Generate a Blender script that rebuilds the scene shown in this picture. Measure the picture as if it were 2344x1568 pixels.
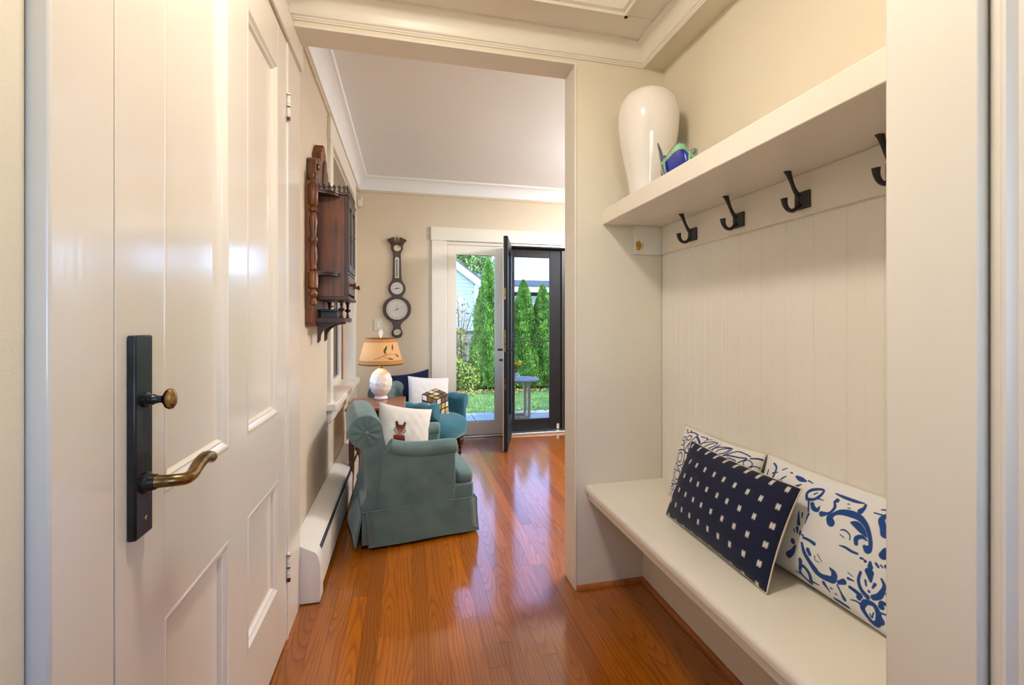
import bpy, bmesh, math, random
import numpy as np
from mathutils import Vector, Matrix
random.seed(7); RNG = np.random.default_rng(11)
PI = math.pi
SC = bpy.context.scene
COL = SC.collection
for _o in list(bpy.data.objects): bpy.data.objects.remove(_o)

# ---------------------------------------------------------------- camera, world, sun, exposure
FPX, YAW = 1033.0, math.radians(13.03)
cd = bpy.data.cameras.new('camera'); cam = bpy.data.objects.new('camera', cd); COL.objects.link(cam)
cd.sensor_width = 36.0; cd.lens = 36.0*FPX/2344.0
cd.shift_y = -44.0/2344.0
cd.clip_start = 0.02
cam.location = (0, 0, 1.2); cam.rotation_euler = (PI/2, 0, -YAW)
SC.camera = cam
SC.view_settings.view_transform = 'Standard'; SC.view_settings.look = 'None'
SC.view_settings.gamma = 1.0; SC.view_settings.use_curve_mapping = False
SC.view_settings.exposure = 0.32
_cy = SC.cycles
_cy.max_bounces = 6; _cy.diffuse_bounces = 4; _cy.glossy_bounces = 2; _cy.transmission_bounces = 4; _cy.transparent_max_bounces = 10
_cy.caustics_reflective = False; _cy.caustics_refractive = False; _cy.adaptive_threshold = 0.03; _cy.use_light_tree = False

world = bpy.data.worlds.new('world'); SC.world = world; world.use_nodes = True
_nt = world.node_tree; _nt.nodes.clear()
_sky = _nt.nodes.new('ShaderNodeTexSky'); _sky.sky_type = 'NISHITA'; _sky.sun_disc = False
_sky.sun_elevation = math.radians(38); _sky.sun_rotation = math.radians(119); _sky.air_density = 0.9; _sky.dust_density = 0.1; _sky.ozone_density = 3.0; _sky.altitude = 1500.0
_bg = _nt.nodes.new('ShaderNodeBackground'); _bg.inputs[1].default_value = 1.12
_wo = _nt.nodes.new('ShaderNodeOutputWorld')
_tint = _nt.nodes.new('ShaderNodeMix'); _tint.data_type = 'RGBA'; _tint.blend_type = 'MULTIPLY'; _tint.inputs[0].default_value = 1.0; _tint.inputs[7].default_value = (0.83, 0.925, 1.04, 1)
_nt.links.new(_sky.outputs[0], _tint.inputs[6]); _nt.links.new(_tint.outputs[2], _bg.inputs[0]); _nt.links.new(_bg.outputs[0], _wo.inputs[0])

sd = bpy.data.lights.new('sun', 'SUN'); sun = bpy.data.objects.new('sun', sd); COL.objects.link(sun)
sd.energy = 4.4; sd.angle = math.radians(1.5); sd.color = (1.0, 0.95, 0.86)
sun.location = (6, -8, 12); sun.rotation_euler = Vector((-0.75, 0.42, -0.60)).to_track_quat('-Z', 'Y').to_euler()

def portal(name, loc, rot, sx, sy):
    l = bpy.data.lights.new(name, 'AREA'); l.shape = 'RECTANGLE'; l.size = sx; l.size_y = sy
    l.cycles.is_portal = True
    o = bpy.data.objects.new(name, l); COL.objects.link(o); o.location = loc; o.rotation_euler = rot
portal('portal_french_doors', (1.44, 4.98, 1.05), (-PI/2, 0, 0), 2.2, 2.1)
portal('portal_side_window', (-0.66, 3.67, 1.5), (0, -PI/2, 0), 1.7, 1.25)
portal('portal_entry_window', (0.16, -1.44, 1.6), (PI/2, 0, 0), 1.12, 1.3)

# ---------------------------------------------------------------- material helpers
def _n(nt, t, **kw):
    n = nt.nodes.new(t)
    for k, v in kw.items():
        if k.startswith('i'):
            n.inputs[int(k[1:])].default_value = v
        else: setattr(n, k, v)
    return n
def _math(nt, op, a, b=None, c=None):
    n = nt.nodes.new('ShaderNodeMath'); n.operation = op
    for i, q in enumerate((a, b, c)):
        if q is None: continue
        if isinstance(q, (int, float)): n.inputs[i].default_value = q
        else: nt.links.new(q, n.inputs[i])
    return n.outputs[0]
def _ramp(nt, fac, stops):
    r = nt.nodes.new('ShaderNodeValToRGB'); el = r.color_ramp.elements
    while len(el) > 1: el.remove(el[0])
    el[0].position = stops[0][0]; el[0].color = (*stops[0][1], 1)
    for p, c in stops[1:]:
        e = el.new(p); e.color = (*c, 1)
    nt.links.new(fac, r.inputs[0]); return r.outputs[0]
def _mapping(nt, scale, coord='Object'):
    tc = nt.nodes.new('ShaderNodeTexCoord'); mp = nt.nodes.new('ShaderNodeMapping')
    mp.inputs['Scale'].default_value = scale
    nt.links.new(tc.outputs[coord], mp.inputs[0]); return mp.outputs[0]
def _mix(nt, fac, a, b, blend='MIX'):
    m = nt.nodes.new('ShaderNodeMix'); m.data_type = 'RGBA'; m.blend_type = blend
    for i, q in ((0, fac), (6, a), (7, b)):
        if isinstance(q, (int, float)): m.inputs[i].default_value = q
        elif isinstance(q, tuple): m.inputs[i].default_value = (*q, 1)
        else: nt.links.new(q, m.inputs[i])
    return m.outputs[2]
def base_mat(name):
    m = bpy.data.materials.new(name); m.use_nodes = True
    nt = m.node_tree; return m, nt, nt.nodes['Principled BSDF']
def mat(name, col, rough=0.5, var=0.06, nscale=(6, 6, 6), bump=0.0, bscale=(60, 60, 60), metal=0.0, coat=0.0, sheen=0.0, spec=0.5, sheen_tint=(1, 1, 1), emit=None, estr=0.0, trans=0.0):
    m, nt, p = base_mat(name)
    nz = _n(nt, 'ShaderNodeTexNoise'); nz.inputs['Scale'].default_value = 1.0; nz.inputs['Detail'].default_value = 4
    nt.links.new(_mapping(nt, nscale), nz.inputs['Vector'])
    lo = tuple(c*(1-var) for c in col); hi = tuple(min(1, c*(1+var)) for c in col)
    nt.links.new(_ramp(nt, nz.outputs[0], [(0.3, lo), (0.7, hi)]), p.inputs['Base Color'])
    p.inputs['Roughness'].default_value = rough; p.inputs['Metallic'].default_value = metal
    p.inputs['Coat Weight'].default_value = coat; p.inputs['Coat Roughness'].default_value = 0.08
    p.inputs['Sheen Weight'].default_value = sheen; p.inputs['Sheen Tint'].default_value = (*sheen_tint, 1); p.inputs['Sheen Roughness'].default_value = 0.4
    p.inputs['Specular IOR Level'].default_value = spec
    p.inputs['Transmission Weight'].default_value = trans
    if emit: p.inputs['Emission Color'].default_value = (*emit, 1); p.inputs['Emission Strength'].default_value = estr
    if bump:
        b = _n(nt, 'ShaderNodeTexNoise'); b.inputs['Scale'].default_value = 1.0; b.inputs['Detail'].default_value = 3
        nt.links.new(_mapping(nt, bscale), b.inputs['Vector'])
        bp = nt.nodes.new('ShaderNodeBump'); bp.inputs['Strength'].default_value = bump; bp.inputs['Distance'].default_value = 0.004
        nt.links.new(b.outputs[0], bp.inputs['Height']); nt.links.new(bp.outputs[0], p.inputs['Normal'])
    return m
def wood_mat(name, lo, hi, rough=0.3, axis=2, ring=0.012, coat=0.2):
    """furniture wood: streaks along one local axis"""
    m, nt, p = base_mat(name)
    sc = [38, 38, 38]; sc[axis] = 2.2
    nz = _n(nt, 'ShaderNodeTexNoise'); nz.inputs['Scale'].default_value = 1.0; nz.inputs['Detail'].default_value = 6; nz.inputs['Distortion'].default_value = 0.6
    nt.links.new(_mapping(nt, sc), nz.inputs['Vector'])
    n2 = _n(nt, 'ShaderNodeTexNoise'); n2.inputs['Scale'].default_value = 5.0
    nt.links.new(_mapping(nt, (1, 1, 1)), n2.inputs['Vector'])
    f = _math(nt, 'ADD', _math(nt, 'MULTIPLY', nz.outputs[0], 0.65), _math(nt, 'MULTIPLY', n2.outputs[0], 0.35))
    nt.links.new(_ramp(nt, f, [(0.36, lo), (0.62, hi)]), p.inputs['Base Color'])
    p.inputs['Roughness'].default_value = rough; p.inputs['Coat Weight'].default_value = coat; p.inputs['Coat Roughness'].default_value = 0.15
    return m
def floor_mat():
    m, nt, p = base_mat('oak_strip_floor')
    tc = nt.nodes.new('ShaderNodeTexCoord'); sp = nt.nodes.new('ShaderNodeSeparateXYZ'); nt.links.new(tc.outputs['Object'], sp.inputs[0])
    oi = nt.nodes.new('ShaderNodeObjectInfo'); rnd = oi.outputs['Random']
    x, y = sp.outputs[0], sp.outputs[1]
    def noise(vx, vy, det=2.0, w=None):
        cb = nt.nodes.new('ShaderNodeCombineXYZ'); nt.links.new(vx, cb.inputs[0]); nt.links.new(vy, cb.inputs[1])
        nt.links.new(_math(nt, 'MULTIPLY', rnd, 91.7), cb.inputs[2])
        t = _n(nt, 'ShaderNodeTexNoise'); t.inputs['Scale'].default_value = 1.0; t.inputs['Detail'].default_value = det
        nt.links.new(cb.outputs[0], t.inputs['Vector']); return t.outputs[0]
    xo = _math(nt, 'ADD', x, _math(nt, 'MULTIPLY', _math(nt, 'SUBTRACT', rnd, 0.5), 0.09))
    warp = _math(nt, 'MULTIPLY', _math(nt, 'SUBTRACT', noise(_math(nt, 'MULTIPLY', x, 34.0), _math(nt, 'MULTIPLY', y, 9.0), 2.0), 0.5), 0.007)
    dd = _math(nt, 'MULTIPLY', _math(nt, 'SUBTRACT', noise(_math(nt, 'MULTIPLY', x, 0.01), _math(nt, 'MULTIPLY', y, 1.05), 1.0), 0.42), 0.24)
    xx = _math(nt, 'ADD', xo, warp)
    r = _math(nt, 'SQRT', _math(nt, 'ADD', _math(nt, 'MULTIPLY', xx, xx), _math(nt, 'MULTIPLY', dd, dd)))
    ring = _math(nt, 'FRACT', _math(nt, 'DIVIDE', r, 0.0125))
    tone = noise(_math(nt, 'MULTIPLY', x, 0.1), _math(nt, 'MULTIPLY', y, 0.6), 1.0)
    pores = noise(_math(nt, 'MULTIPLY', x, 520.0), _math(nt, 'MULTIPLY', y, 11.0), 3.0)
    grain = _ramp(nt, ring, [(0.0, (0.26, 0.062, 0.002)), (0.10, (0.34, 0.088, 0.003)), (0.40, (0.42, 0.118, 0.004)), (0.85, (0.45, 0.130, 0.004)), (1.0, (0.29, 0.068, 0.002))])
    c2 = _mix(nt, _math(nt, 'MULTIPLY', _math(nt, 'SUBTRACT', 0.62, pores), 1.6), grain, (0.24, 0.058, 0.003))
    # plank to plank difference in stain
    br = _math(nt, 'ADD', 0.62, _math(nt, 'MULTIPLY', _math(nt, 'FRACT', _math(nt, 'MULTIPLY', rnd, 7.31)), 0.40))
    mul = nt.nodes.new('ShaderNodeVectorMath'); mul.operation = 'SCALE'; nt.links.new(c2, mul.inputs[0]); nt.links.new(br, mul.inputs['Scale'])
    nt.links.new(mul.outputs[0], p.inputs['Base Color'])
    p.inputs['Roughness'].default_value = 0.3; p.inputs['Specular IOR Level'].default_value = 0.2
    p.inputs['Coat Weight'].default_value = 1.0; p.inputs['Coat IOR'].default_value = 1.58; p.inputs['Coat Roughness'].default_value = 0.10
    bh = _math(nt, 'ADD', _math(nt, 'MULTIPLY', noise(_math(nt, 'MULTIPLY', x, 22.0), _math(nt, 'MULTIPLY', y, 5.0), 2.0), 1.0), _math(nt, 'MULTIPLY', pores, 0.12))
    bp = nt.nodes.new('ShaderNodeBump'); bp.inputs['Strength'].default_value = 0.10; bp.inputs['Distance'].default_value = 0.004
    nt.links.new(bh, bp.inputs['Height']); nt.links.new(bp.outputs[0], p.inputs['Normal']); nt.links.new(bp.outputs[0], p.inputs['Coat Normal'])
    return m
def glass_mat(name, tint=(1, 1, 1), refl=1.0, dark=0.0, haze=0.0):
    m = bpy.data.materials.new(name); m.use_nodes = True; nt = m.node_tree; nt.nodes.clear()
    out = nt.nodes.new('ShaderNodeOutputMaterial'); tr = nt.nodes.new('ShaderNodeBsdfTransparent'); tr.inputs[0].default_value = (*tint, 1)
    gl = nt.nodes.new('ShaderNodeBsdfGlossy'); gl.inputs['Roughness'].default_value = 0.02
    fr = nt.nodes.new('ShaderNodeFresnel'); fr.inputs[0].default_value = 1.45
    mx = nt.nodes.new('ShaderNodeMixShader'); nt.links.new(_math(nt, 'MULTIPLY', fr.outputs[0], refl), mx.inputs[0])
    nt.links.new(tr.outputs[0], mx.inputs[1]); nt.links.new(gl.outputs[0], mx.inputs[2]); last = mx.outputs[0]
    if dark:
        df = nt.nodes.new('ShaderNodeBsdfDiffuse'); df.inputs[0].default_value = (0.02, 0.02, 0.02, 1)
        m2 = nt.nodes.new('ShaderNodeMixShader'); m2.inputs[0].default_value = dark
        nt.links.new(last, m2.inputs[1]); nt.links.new(df.outputs[0], m2.inputs[2]); last = m2.outputs[0]
    nt.links.new(last, out.inputs[0]); return m
def paint_attr_mat(name, rough=0.85, sheen=0.0, bump=0.0, trans=0.0):
    """printed cloth: colours come from the 'print' colour attribute"""
    m, nt, p = base_mat(name)
    a = nt.nodes.new('ShaderNodeAttribute'); a.attribute_name = 'print'
    nz = _n(nt, 'ShaderNodeTexNoise'); nz.inputs['Scale'].default_value = 900.0
    tc = nt.nodes.new('ShaderNodeTexCoord'); nt.links.new(tc.outputs['Object'], nz.inputs['Vector'])
    g = _ramp(nt, nz.outputs[0], [(0.3, (0.88, 0.88, 0.88)), (0.7, (1, 1, 1))])
    nt.links.new(_mix(nt, 1.0, a.outputs['Color'], g, 'MULTIPLY'), p.inputs['Base Color'])
    p.inputs['Roughness'].default_value = rough; p.inputs['Sheen Weight'].default_value = sheen; p.inputs['Specular IOR Level'].default_value = 0.2
    if bump:
        bp = nt.nodes.new('ShaderNodeBump'); bp.inputs['Strength'].default_value = bump; bp.inputs['Distance'].default_value = 0.001
        nt.links.new(nz.outputs[0], bp.inputs['Height']); nt.links.new(bp.outputs[0], p.inputs['Normal'])
    return m

HALL_LAMP, ROOM_FILL = 108.0, 150.0
MT = {}
MT['paint'] = mat('glossy_cream_paint', (0.75, 0.685, 0.60), 0.15, 0.02, (3, 3, 1), 0.05, (70, 70, 4), spec=0.5)
MT['trim'] = mat('satin_trim_paint', (0.80, 0.75, 0.66), 0.35, 0.02, (3, 3, 3), 0.03, (40, 40, 10))
MT['wall'] = mat('cream_wall_paint', (0.76, 0.69, 0.555), 0.55, 0.025, (2, 2, 2), 0.10, (260, 260, 260))
MT['wallfar'] = mat('beige_wall_paint', (0.66, 0.57, 0.44), 0.6, 0.02, (2, 2, 2), 0.10, (260, 260, 260))
MT['bead'] = mat('beadboard_paint', (0.82, 0.79, 0.73), 0.38, 0.02, (2, 2, 2), 0.03, (90, 90, 6))
MT['ceil'] = mat('flat_ceiling_white', (0.82, 0.84, 0.86), 0.8, 0.01, (2, 2, 2))
MT['floor'] = floor_mat()
MT['subfloor'] = mat('dark_floor_joint', (0.03, 0.012, 0.004), 0.7)
MT['shoe'] = wood_mat('stained_shoe_moulding', (0.25, 0.07, 0.012), (0.42, 0.13, 0.025), 0.35, 1)
MT['black'] = mat('bronze_black_paint', (0.010, 0.010, 0.012), 0.5, 0.1, (8, 8, 8), spec=0.25)
MT['blackmatte'] = mat('black_metal', (0.012, 0.012, 0.013), 0.42, 0.1)
MT['bronze'] = mat('oil_rubbed_bronze', (0.028, 0.03, 0.034), 0.30, 0.35, (25, 25, 25), 0.05, (90, 90, 90), metal=0.6)
MT['brassold'] = mat('worn_antique_brass', (0.26, 0.16, 0.06), 0.27, 0.6, (30, 30, 30), metal=1.0)
MT['brass'] = mat('polished_brass', (0.65, 0.42, 0.12), 0.2, 0.1, metal=1.0)
MT['alu'] = mat('aluminium', (0.62, 0.62, 0.62), 0.35, 0.05, metal=1.0)
MT['glass'] = glass_mat('window_glass', refl=1.0)
MT['screen'] = glass_mat('insect_screen', refl=0.0, dark=0.10)
MT['dwood'] = wood_mat('dark_walnut', (0.016, 0.005, 0.002), (0.060, 0.018, 0.006), 0.42, 2, coat=0.03)
MT['mwood'] = wood_mat('reddish_walnut', (0.028, 0.0075, 0.002), (0.20, 0.056, 0.010), 0.38, 2, coat=0.05)
MT['twood'] = wood_mat('cherry_table_wood', (0.14, 0.035, 0.012), (0.30, 0.09, 0.03), 0.22, 1)
MT['velvet1'] = mat('grey_teal_velvet', (0.108, 0.165, 0.160), 0.85, 0.16, (9, 9, 9), 0.15, (700, 700, 700), sheen=0.5, sheen_tint=(0.7, 0.78, 0.78), spec=0.15)
MT['velvet2'] = mat('blue_teal_velvet', (0.030, 0.115, 0.155), 0.8, 0.16, (9, 9, 9), 0.12, (700, 700, 700), sheen=0.8, sheen_tint=(0.45, 0.72, 0.85), spec=0.15)
MT['navyv'] = mat('navy_velvet', (0.006, 0.008, 0.028), 0.8, 0.2, (9, 9, 9), sheen=0.4, sheen_tint=(0.1, 0.2, 0.9), spec=0.15)
MT['linen'] = mat('cream_linen', (0.72, 0.64, 0.52), 0.9, 0.04, (30, 30, 30), 0.2, (900, 900, 900), spec=0.1)
MT['ceramic'] = mat('white_glazed_ceramic', (0.80, 0.76, 0.72), 0.09, 0.02, coat=0.5)
MT['plastic'] = mat('ivory_plastic', (0.70, 0.64, 0.54), 0.4, 0.02)
MT['white'] = mat('white_enamel', (0.78, 0.74, 0.68), 0.32, 0.02)
MT['print'] = paint_attr_mat('printed_cotton', 0.85, 0.1, 0.2)

# ---------------------------------------------------------------- mesh helpers
class MB:
    def __init__(s): s.v = []; s.f = []
    def add(s, vs, fs):
        k = len(s.v); s.v += [tuple(q) for q in vs]; s.f += [tuple(i+k for i in f) for f in fs]; return s
    def box(s, x0, x1, y0, y1, z0, z1):
        v = [(x, y, z) for z in (z0, z1) for y in (y0, y1) for x in (x0, x1)]
        return s.add(v, [(0,2,3,1),(4,5,7,6),(0,1,5,4),(2,6,7,3),(0,4,6,2),(1,3,7,5)])
    def prism(s, poly, a, b, axis='y'):
        """poly: list of 2-d points; extruded a..b along axis (x: poly=(y,z); y: poly=(x,z); z: poly=(x,y))"""
        def P(p, t): return {'x': (t, p[0], p[1]), 'y': (p[0], t, p[1]), 'z': (p[0], p[1], t)}[axis]
        n = len(poly); v = [P(p, a) for p in poly]+[P(p, b) for p in poly]
        f = [(i, (i+1) % n, n+(i+1) % n, n+i) for i in range(n)]+[tuple(range(n))[::-1], tuple(range(n, 2*n))]
        return s.add(v, f)
    def lathe(s, prof, c=(0,0,0), seg=24, axis='z', ang=2*PI, a0=0.0, caps=True):
        full = abs(ang-2*PI) < 1e-6; m = seg if full else seg+1; n = len(prof); v = []
        for i in range(m):
            a = a0+ang*i/seg; ca, sa = math.cos(a), math.sin(a)
            for r, h in prof:
                q = (r*ca, r*sa, h)
                if axis == 'x': q = (h, r*ca, r*sa)
                elif axis == 'y': q = (r*sa, h, r*ca)
                v.append((q[0]+c[0], q[1]+c[1], q[2]+c[2]))
        f = []
        for i in range(seg):
            j = (i+1) % m
            for k in range(n-1): f.append((i*n+k, j*n+k, j*n+k+1, i*n+k+1))
        if full and caps:
            if prof[0][0] > 1e-6: f.append(tuple(i*n for i in range(m))[::-1])
            if prof[-1][0] > 1e-6: f.append(tuple(i*n+n-1 for i in range(m)))
        return s.add(v, f)
    def tube(s, pts, rad, seg=10, flat=None):
        """rad: float or list; flat: (normal vector, factor) squashes the section along that vector"""
        P = [Vector(p) for p in pts]; n = len(P); R = [rad]*n if isinstance(rad, (int, float)) else list(rad)
        v = []; up = None
        for i in range(n):
            t = (P[min(i+1, n-1)]-P[max(i-1, 0)]).normalized()
            if up is None: up = Vector((0, 0, 1)) if abs(t.z) < 0.9 else Vector((1, 0, 0))
            a = (up-t*up.dot(t)).normalized(); b = t.cross(a); up = a
            for k in range(seg):
                w = 2*PI*k/seg; q = (a*math.cos(w)+b*math.sin(w))*R[i]
                if flat: nn = Vector(flat[0]).normalized(); q = q-nn*q.dot(nn)*(1-flat[1])
                v.append(tuple(P[i]+q))
        f = [(i*seg+k, i*seg+(k+1) % seg, (i+1)*seg+(k+1) % seg, (i+1)*seg+k) for i in range(n-1) for k in range(seg)]
        f += [tuple(range(seg))[::-1], tuple(range((n-1)*seg, n*seg))]
        return s.add(v, f)
    def grid(s, fn, nu, nv, cu=False, cv=False):
        mu = nu if cu else nu+1; mv = nv if cv else nv+1
        v = [fn(i/nu, j/nv) for i in range(mu) for j in range(mv)]
        f = [(i*mv+j, ((i+1) % mu)*mv+j, ((i+1) % mu)*mv+(j+1) % mv, i*mv+(j+1) % mv) for i in range(nu) for j in range(nv)]
        return s.add(v, f)
    def mesh(s, name, m, smooth=35):
        me = bpy.data.meshes.new(name); me.from_pydata(s.v, [], s.f); 
        bm = bmesh.new(); bm.from_mesh(me); bmesh.ops.remove_doubles(bm, verts=bm.verts, dist=1e-6); bmesh.ops.recalc_face_normals(bm, faces=bm.faces); bm.to_mesh(me); bm.free()
        if smooth:
            me.shade_smooth(); me.set_sharp_from_angle(angle=math.radians(smooth))
        if m is not None: me.materials.append(MT[m] if isinstance(m, str) else m)
        return me
    def obj(s, name, m, parent=None, loc=None, rot=None, smooth=35, bevel=0.0, seg=2, sub=0):
        o = bpy.data.objects.new(name, s.mesh(name, m, smooth)); COL.objects.link(o)
        if parent is not None: o.parent = parent
        if loc is not None: o.location = loc
        if rot is not None: o.rotation_euler = rot
        if bevel:
            b = o.modifiers.new('bevel', 'BEVEL'); b.width = bevel; b.segments = seg; b.limit_method = 'ANGLE'; b.angle_limit = math.radians(40)
        if sub:
            q = o.modifiers.new('sub', 'SUBSURF'); q.levels = sub; q.render_levels = sub
        return o
def box(*a): return MB().box(*a)
def tag(o, label, cat=None, kind=None, group=None):
    o['label'] = label
    if cat: o['category'] = cat
    if kind: o['kind'] = kind
    if group: o['group'] = group
    return o
def thing(name, loc=(0,0,0), rz=0.0, **kw):
    o = bpy.data.objects.new(name, None); COL.objects.link(o); o.location = loc; o.rotation_euler = (0, 0, rz); o.empty_display_size = 0.1
    return tag(o, **kw)
def rr(x0, x1, y0, y1, r, n=5):
    """rounded rectangle outline"""
    P = []
    for cx, cy, a in ((x1-r, y1-r, 0), (x0+r, y1-r, 90), (x0+r, y0+r, 180), (x1-r, y0+r, 270)):
        for k in range(n+1): w = math.radians(a+90*k/n); P.append((cx+r*math.cos(w), cy+r*math.sin(w)))
    return P
def smooth_curve(pts, n=8, closed=False):
    """Catmull-Rom through points"""
    P = [np.array(p, float) for p in pts]; m = len(P); out = []
    rng = range(m) if closed else range(m-1)
    for i in rng:
        p0 = P[(i-1) % m] if closed or i > 0 else P[0]; p1 = P[i]; p2 = P[(i+1) % m]; p3 = P[(i+2) % m] if closed or i+2 < m else P[-1]
        for k in range(n):
            t = k/n; out.append(tuple(0.5*((2*p1)+(-p0+p2)*t+(2*p0-5*p1+4*p2-p3)*t*t+(-p0+3*p1-3*p2+p3)*t**3)))
    if not closed: out.append(tuple(P[-1]))
    return out

# ---------------------------------------------------------------- key dimensions (metres)
XW, XL, XJ, XN = -0.445, -0.486, 0.74, 1.178
Y1, Y2, YF = 1.915, 2.04, 4.705
ZC, ZF = 2.48, 2.65
S = 'structure'

# ---------------------------------------------------------------- floor of oak strips
fl = box(-0.75, 3.75, -1.42, 4.86, -0.12, -0.0115).obj('floor', 'subfloor'); tag(fl, 'orange brown oak strip floor running through hall and sitting room', kind=S)
PW = 0.064
plank_mesh = {}
def plank(L):
    k = round(L, 3)
    if k not in plank_mesh:
        plank_mesh[k] = MB().box(-PW/2+0.0003, PW/2-0.0003, -L/2+0.0004, L/2-0.0004, -0.0112, 0.0).mesh('plank', 'floor', 0)
    return plank_mesh[k]
prng = random.Random(3); LEN = (0.60, 0.80, 1.00, 1.20, 1.45, 1.70)
far_field = MB(); nplank = 0
for c in range(68):
    xc = -0.62+PW*(c+0.5); yy = -1.4-prng.random()*0.9
    while yy < 4.83:
        L = prng.choice(LEN); y0, y1 = max(yy, -1.4), min(yy+L, 4.835); yy += L
        if y1-y0 < 0.02: continue
        if xc > XJ+0.06+0.35 and y1 < Y1-0.1 and xc > 1.15: continue
        seen = y1 > 1.15 and xc < 1.80 and nplank < 290 and not (xc > 1.1 and y1 < 1.95)
        if seen:
            L2 = round(y1-y0, 3); o = bpy.data.objects.new('plank', plank(L2)); COL.objects.link(o); o.location = (xc, (y0+y1)/2, 0); o.parent = fl; nplank += 1
        else:
            far_field.box(xc-PW/2+0.0003, xc+PW/2-0.0003, y0+0.0004, y1-0.0004, -0.0112, 0.0)
o = far_field.obj('plank_field', 'floor', fl, smooth=0); o['kind'] = 'stuff'
box(XJ-0.35, 1.75, YF+0.10, YF+0.155, -0.011, 0.0).obj('sill_board', 'shoe', fl)

# ---------------------------------------------------------------- walls
w = MB().box(-0.62, -0.469, -1.3, 0.69, 0, ZC+0.1).box(-0.62, -0.56, 0.69, 1.95, 0, ZC+0.1).box(-0.62, -0.50, 0.69, 2.04, 2.30, ZC+0.1)
tag(w.obj('wall_left', 'wall'), 'cream hall wall behind the white panelled door', kind=S)
w = MB().box(-0.66, XL, Y2, 3.10, 0, ZF+0.1).box(-0.66, XL, 4.28, YF+0.15, 0, ZF+0.1).box(-0.66, XL, 3.10, 4.28, 0, 0.69).box(-0.66, XL, 3.10, 4.28, 2.33, ZF+0.1)
tag(w.obj('wall_sitting_left', 'wallfar'), 'beige sitting room wall with the side window and wall cabinet', kind=S)
w = MB().box(-0.66, 0.388, YF, YF+0.15, 0, ZF+0.1).box(0.388, 2.50, YF, YF+0.15, 2.05, ZF+0.1).box(2.50, 3.75, YF, YF+0.15, 0, ZF+0.1)
tag(w.obj('wall_back', 'wallfar'), 'beige far wall with barometer and glazed garden doors', kind=S)
w = MB().box(3.60, 3.75, Y1, YF, 0, ZF+0.1); tag(w.obj('wall_sitting_right', 'wallfar'), 'beige sitting room wall out of view on the right', kind=S)
w = MB().box(-0.62, XJ, Y1, Y2, 2.372, ZF+0.1).box(XJ, 3.75, Y1, Y2, 0, ZF+0.1).box(-0.62, XW-0.004, Y1, Y2, 0, 2.372)
tag(w.obj('wall_partition', 'wall'), 'cream partition with the wide cased opening into the sitting room', kind=S)
tag(box(1.07, XN, 0.573, Y1, 0, 0.40).obj('wall_bench_front', 'wall'), 'cream kick wall recessed below the bench', kind=S)
w = MB().box(XN, 1.32, 0.45, Y1, 0, ZC+0.1)
tag(w.obj('wall_right', 'wall'), 'cream back wall of the bench niche', kind=S)
w = MB().box(0.75, 1.32, 0.451, 0.573, 0, ZC+0.1); tag(w.obj('wall_niche_end', 'trim', bevel=0.003), 'flat white wall end closing the bench niche on the right', kind=S)
w = MB().box(0.80, 1.0, -1.3, 0.451, 0, ZC+0.1); tag(w.obj('wall_entry_right', 'wall'), 'cream hall wall beside the camera', kind=S)
w = MB().box(-0.62, -0.40, -1.42, -1.3, 0, ZC+0.1).box(0.72, 1.0, -1.42, -1.3, 0, ZC+0.1).box(-0.40, 0.72, -1.42, -1.3, 2.25, ZC+0.1).box(-0.40, 0.72, -1.42, -1.3, 0, 0.95)
tag(w.obj('wall_entry', 'wall'), 'cream entry wall behind the camera', kind=S)
wi = thing('window_2', label='glazed entry window behind the camera', kind=S)
MB().box(-0.40, 0.72, -1.37, -1.362, 0.95, 2.25).obj('pane', 'glass', wi)
MB().box(-0.40, -0.35, -1.4, -1.34, 0.95, 2.25).box(0.67, 0.72, -1.4, -1.34, 0.95, 2.25).box(-0.35, 0.67, -1.4, -1.34, 2.2, 2.25).box(-0.35, 0.67, -1.4, -1.34, 0.95, 1.0).obj('window_frame', 'trim', wi)

# jamb lining and casings -------------------------------------------------
t = thing('trim_1', label='cream lining boards of the wide opening to the sitting room', kind=S)
box(XJ-0.008, XJ+0.001, Y1-0.004, Y2+0.004, 0, 2.372).obj('jamb_board', 'trim', t, bevel=0.002)
box(XW, XJ, Y1-0.002, Y2+0.002, 2.364, 2.373).obj('head_board', 'trim', t, bevel=0.002)
t = thing('trim_2', label='cream casing boards around the panelled door', kind=S)
box(-0.60, XW, 0.694, 0.8265, 0, 2.268).obj('side_casing', 'paint', t, bevel=0.004)
box(-0.60, XW, 1.866, Y2+0.03, 0, 2.31).obj('side_casing', 'paint', t, bevel=0.002)
box(-0.60, XW+0.012, 0.66, Y2+0.035, 2.268, 2.385).obj('head_casing', 'paint', t, bevel=0.003)
box(-0.60, XW+0.004, 1.8535, 1.866, 0, 2.262).obj('jamb_edge', 'white', t, bevel=0.002)
# casing on the right edge of the picture
t = thing('trim_3', label='white moulded door casing at the right edge beside the niche wall', kind=S)
prof = [(0.80, 0.449), (0.768, 0.449), (0.765, 0.446), (0.765, 0.437), (0.760, 0.434), (0.757, 0.430), (0.757, 0.426), (0.762, 0.422), (0.765, 0.418), (0.765, 0.392), (0.758, 0.388), (0.755, 0.380), (0.758, 0.372), (0.770, 0.366), (0.770, 0.30), (0.80, 0.30)]
MB().prism(prof, 0, 2.40, 'z').obj('casing_board', 'white', t, smooth=30)

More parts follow.
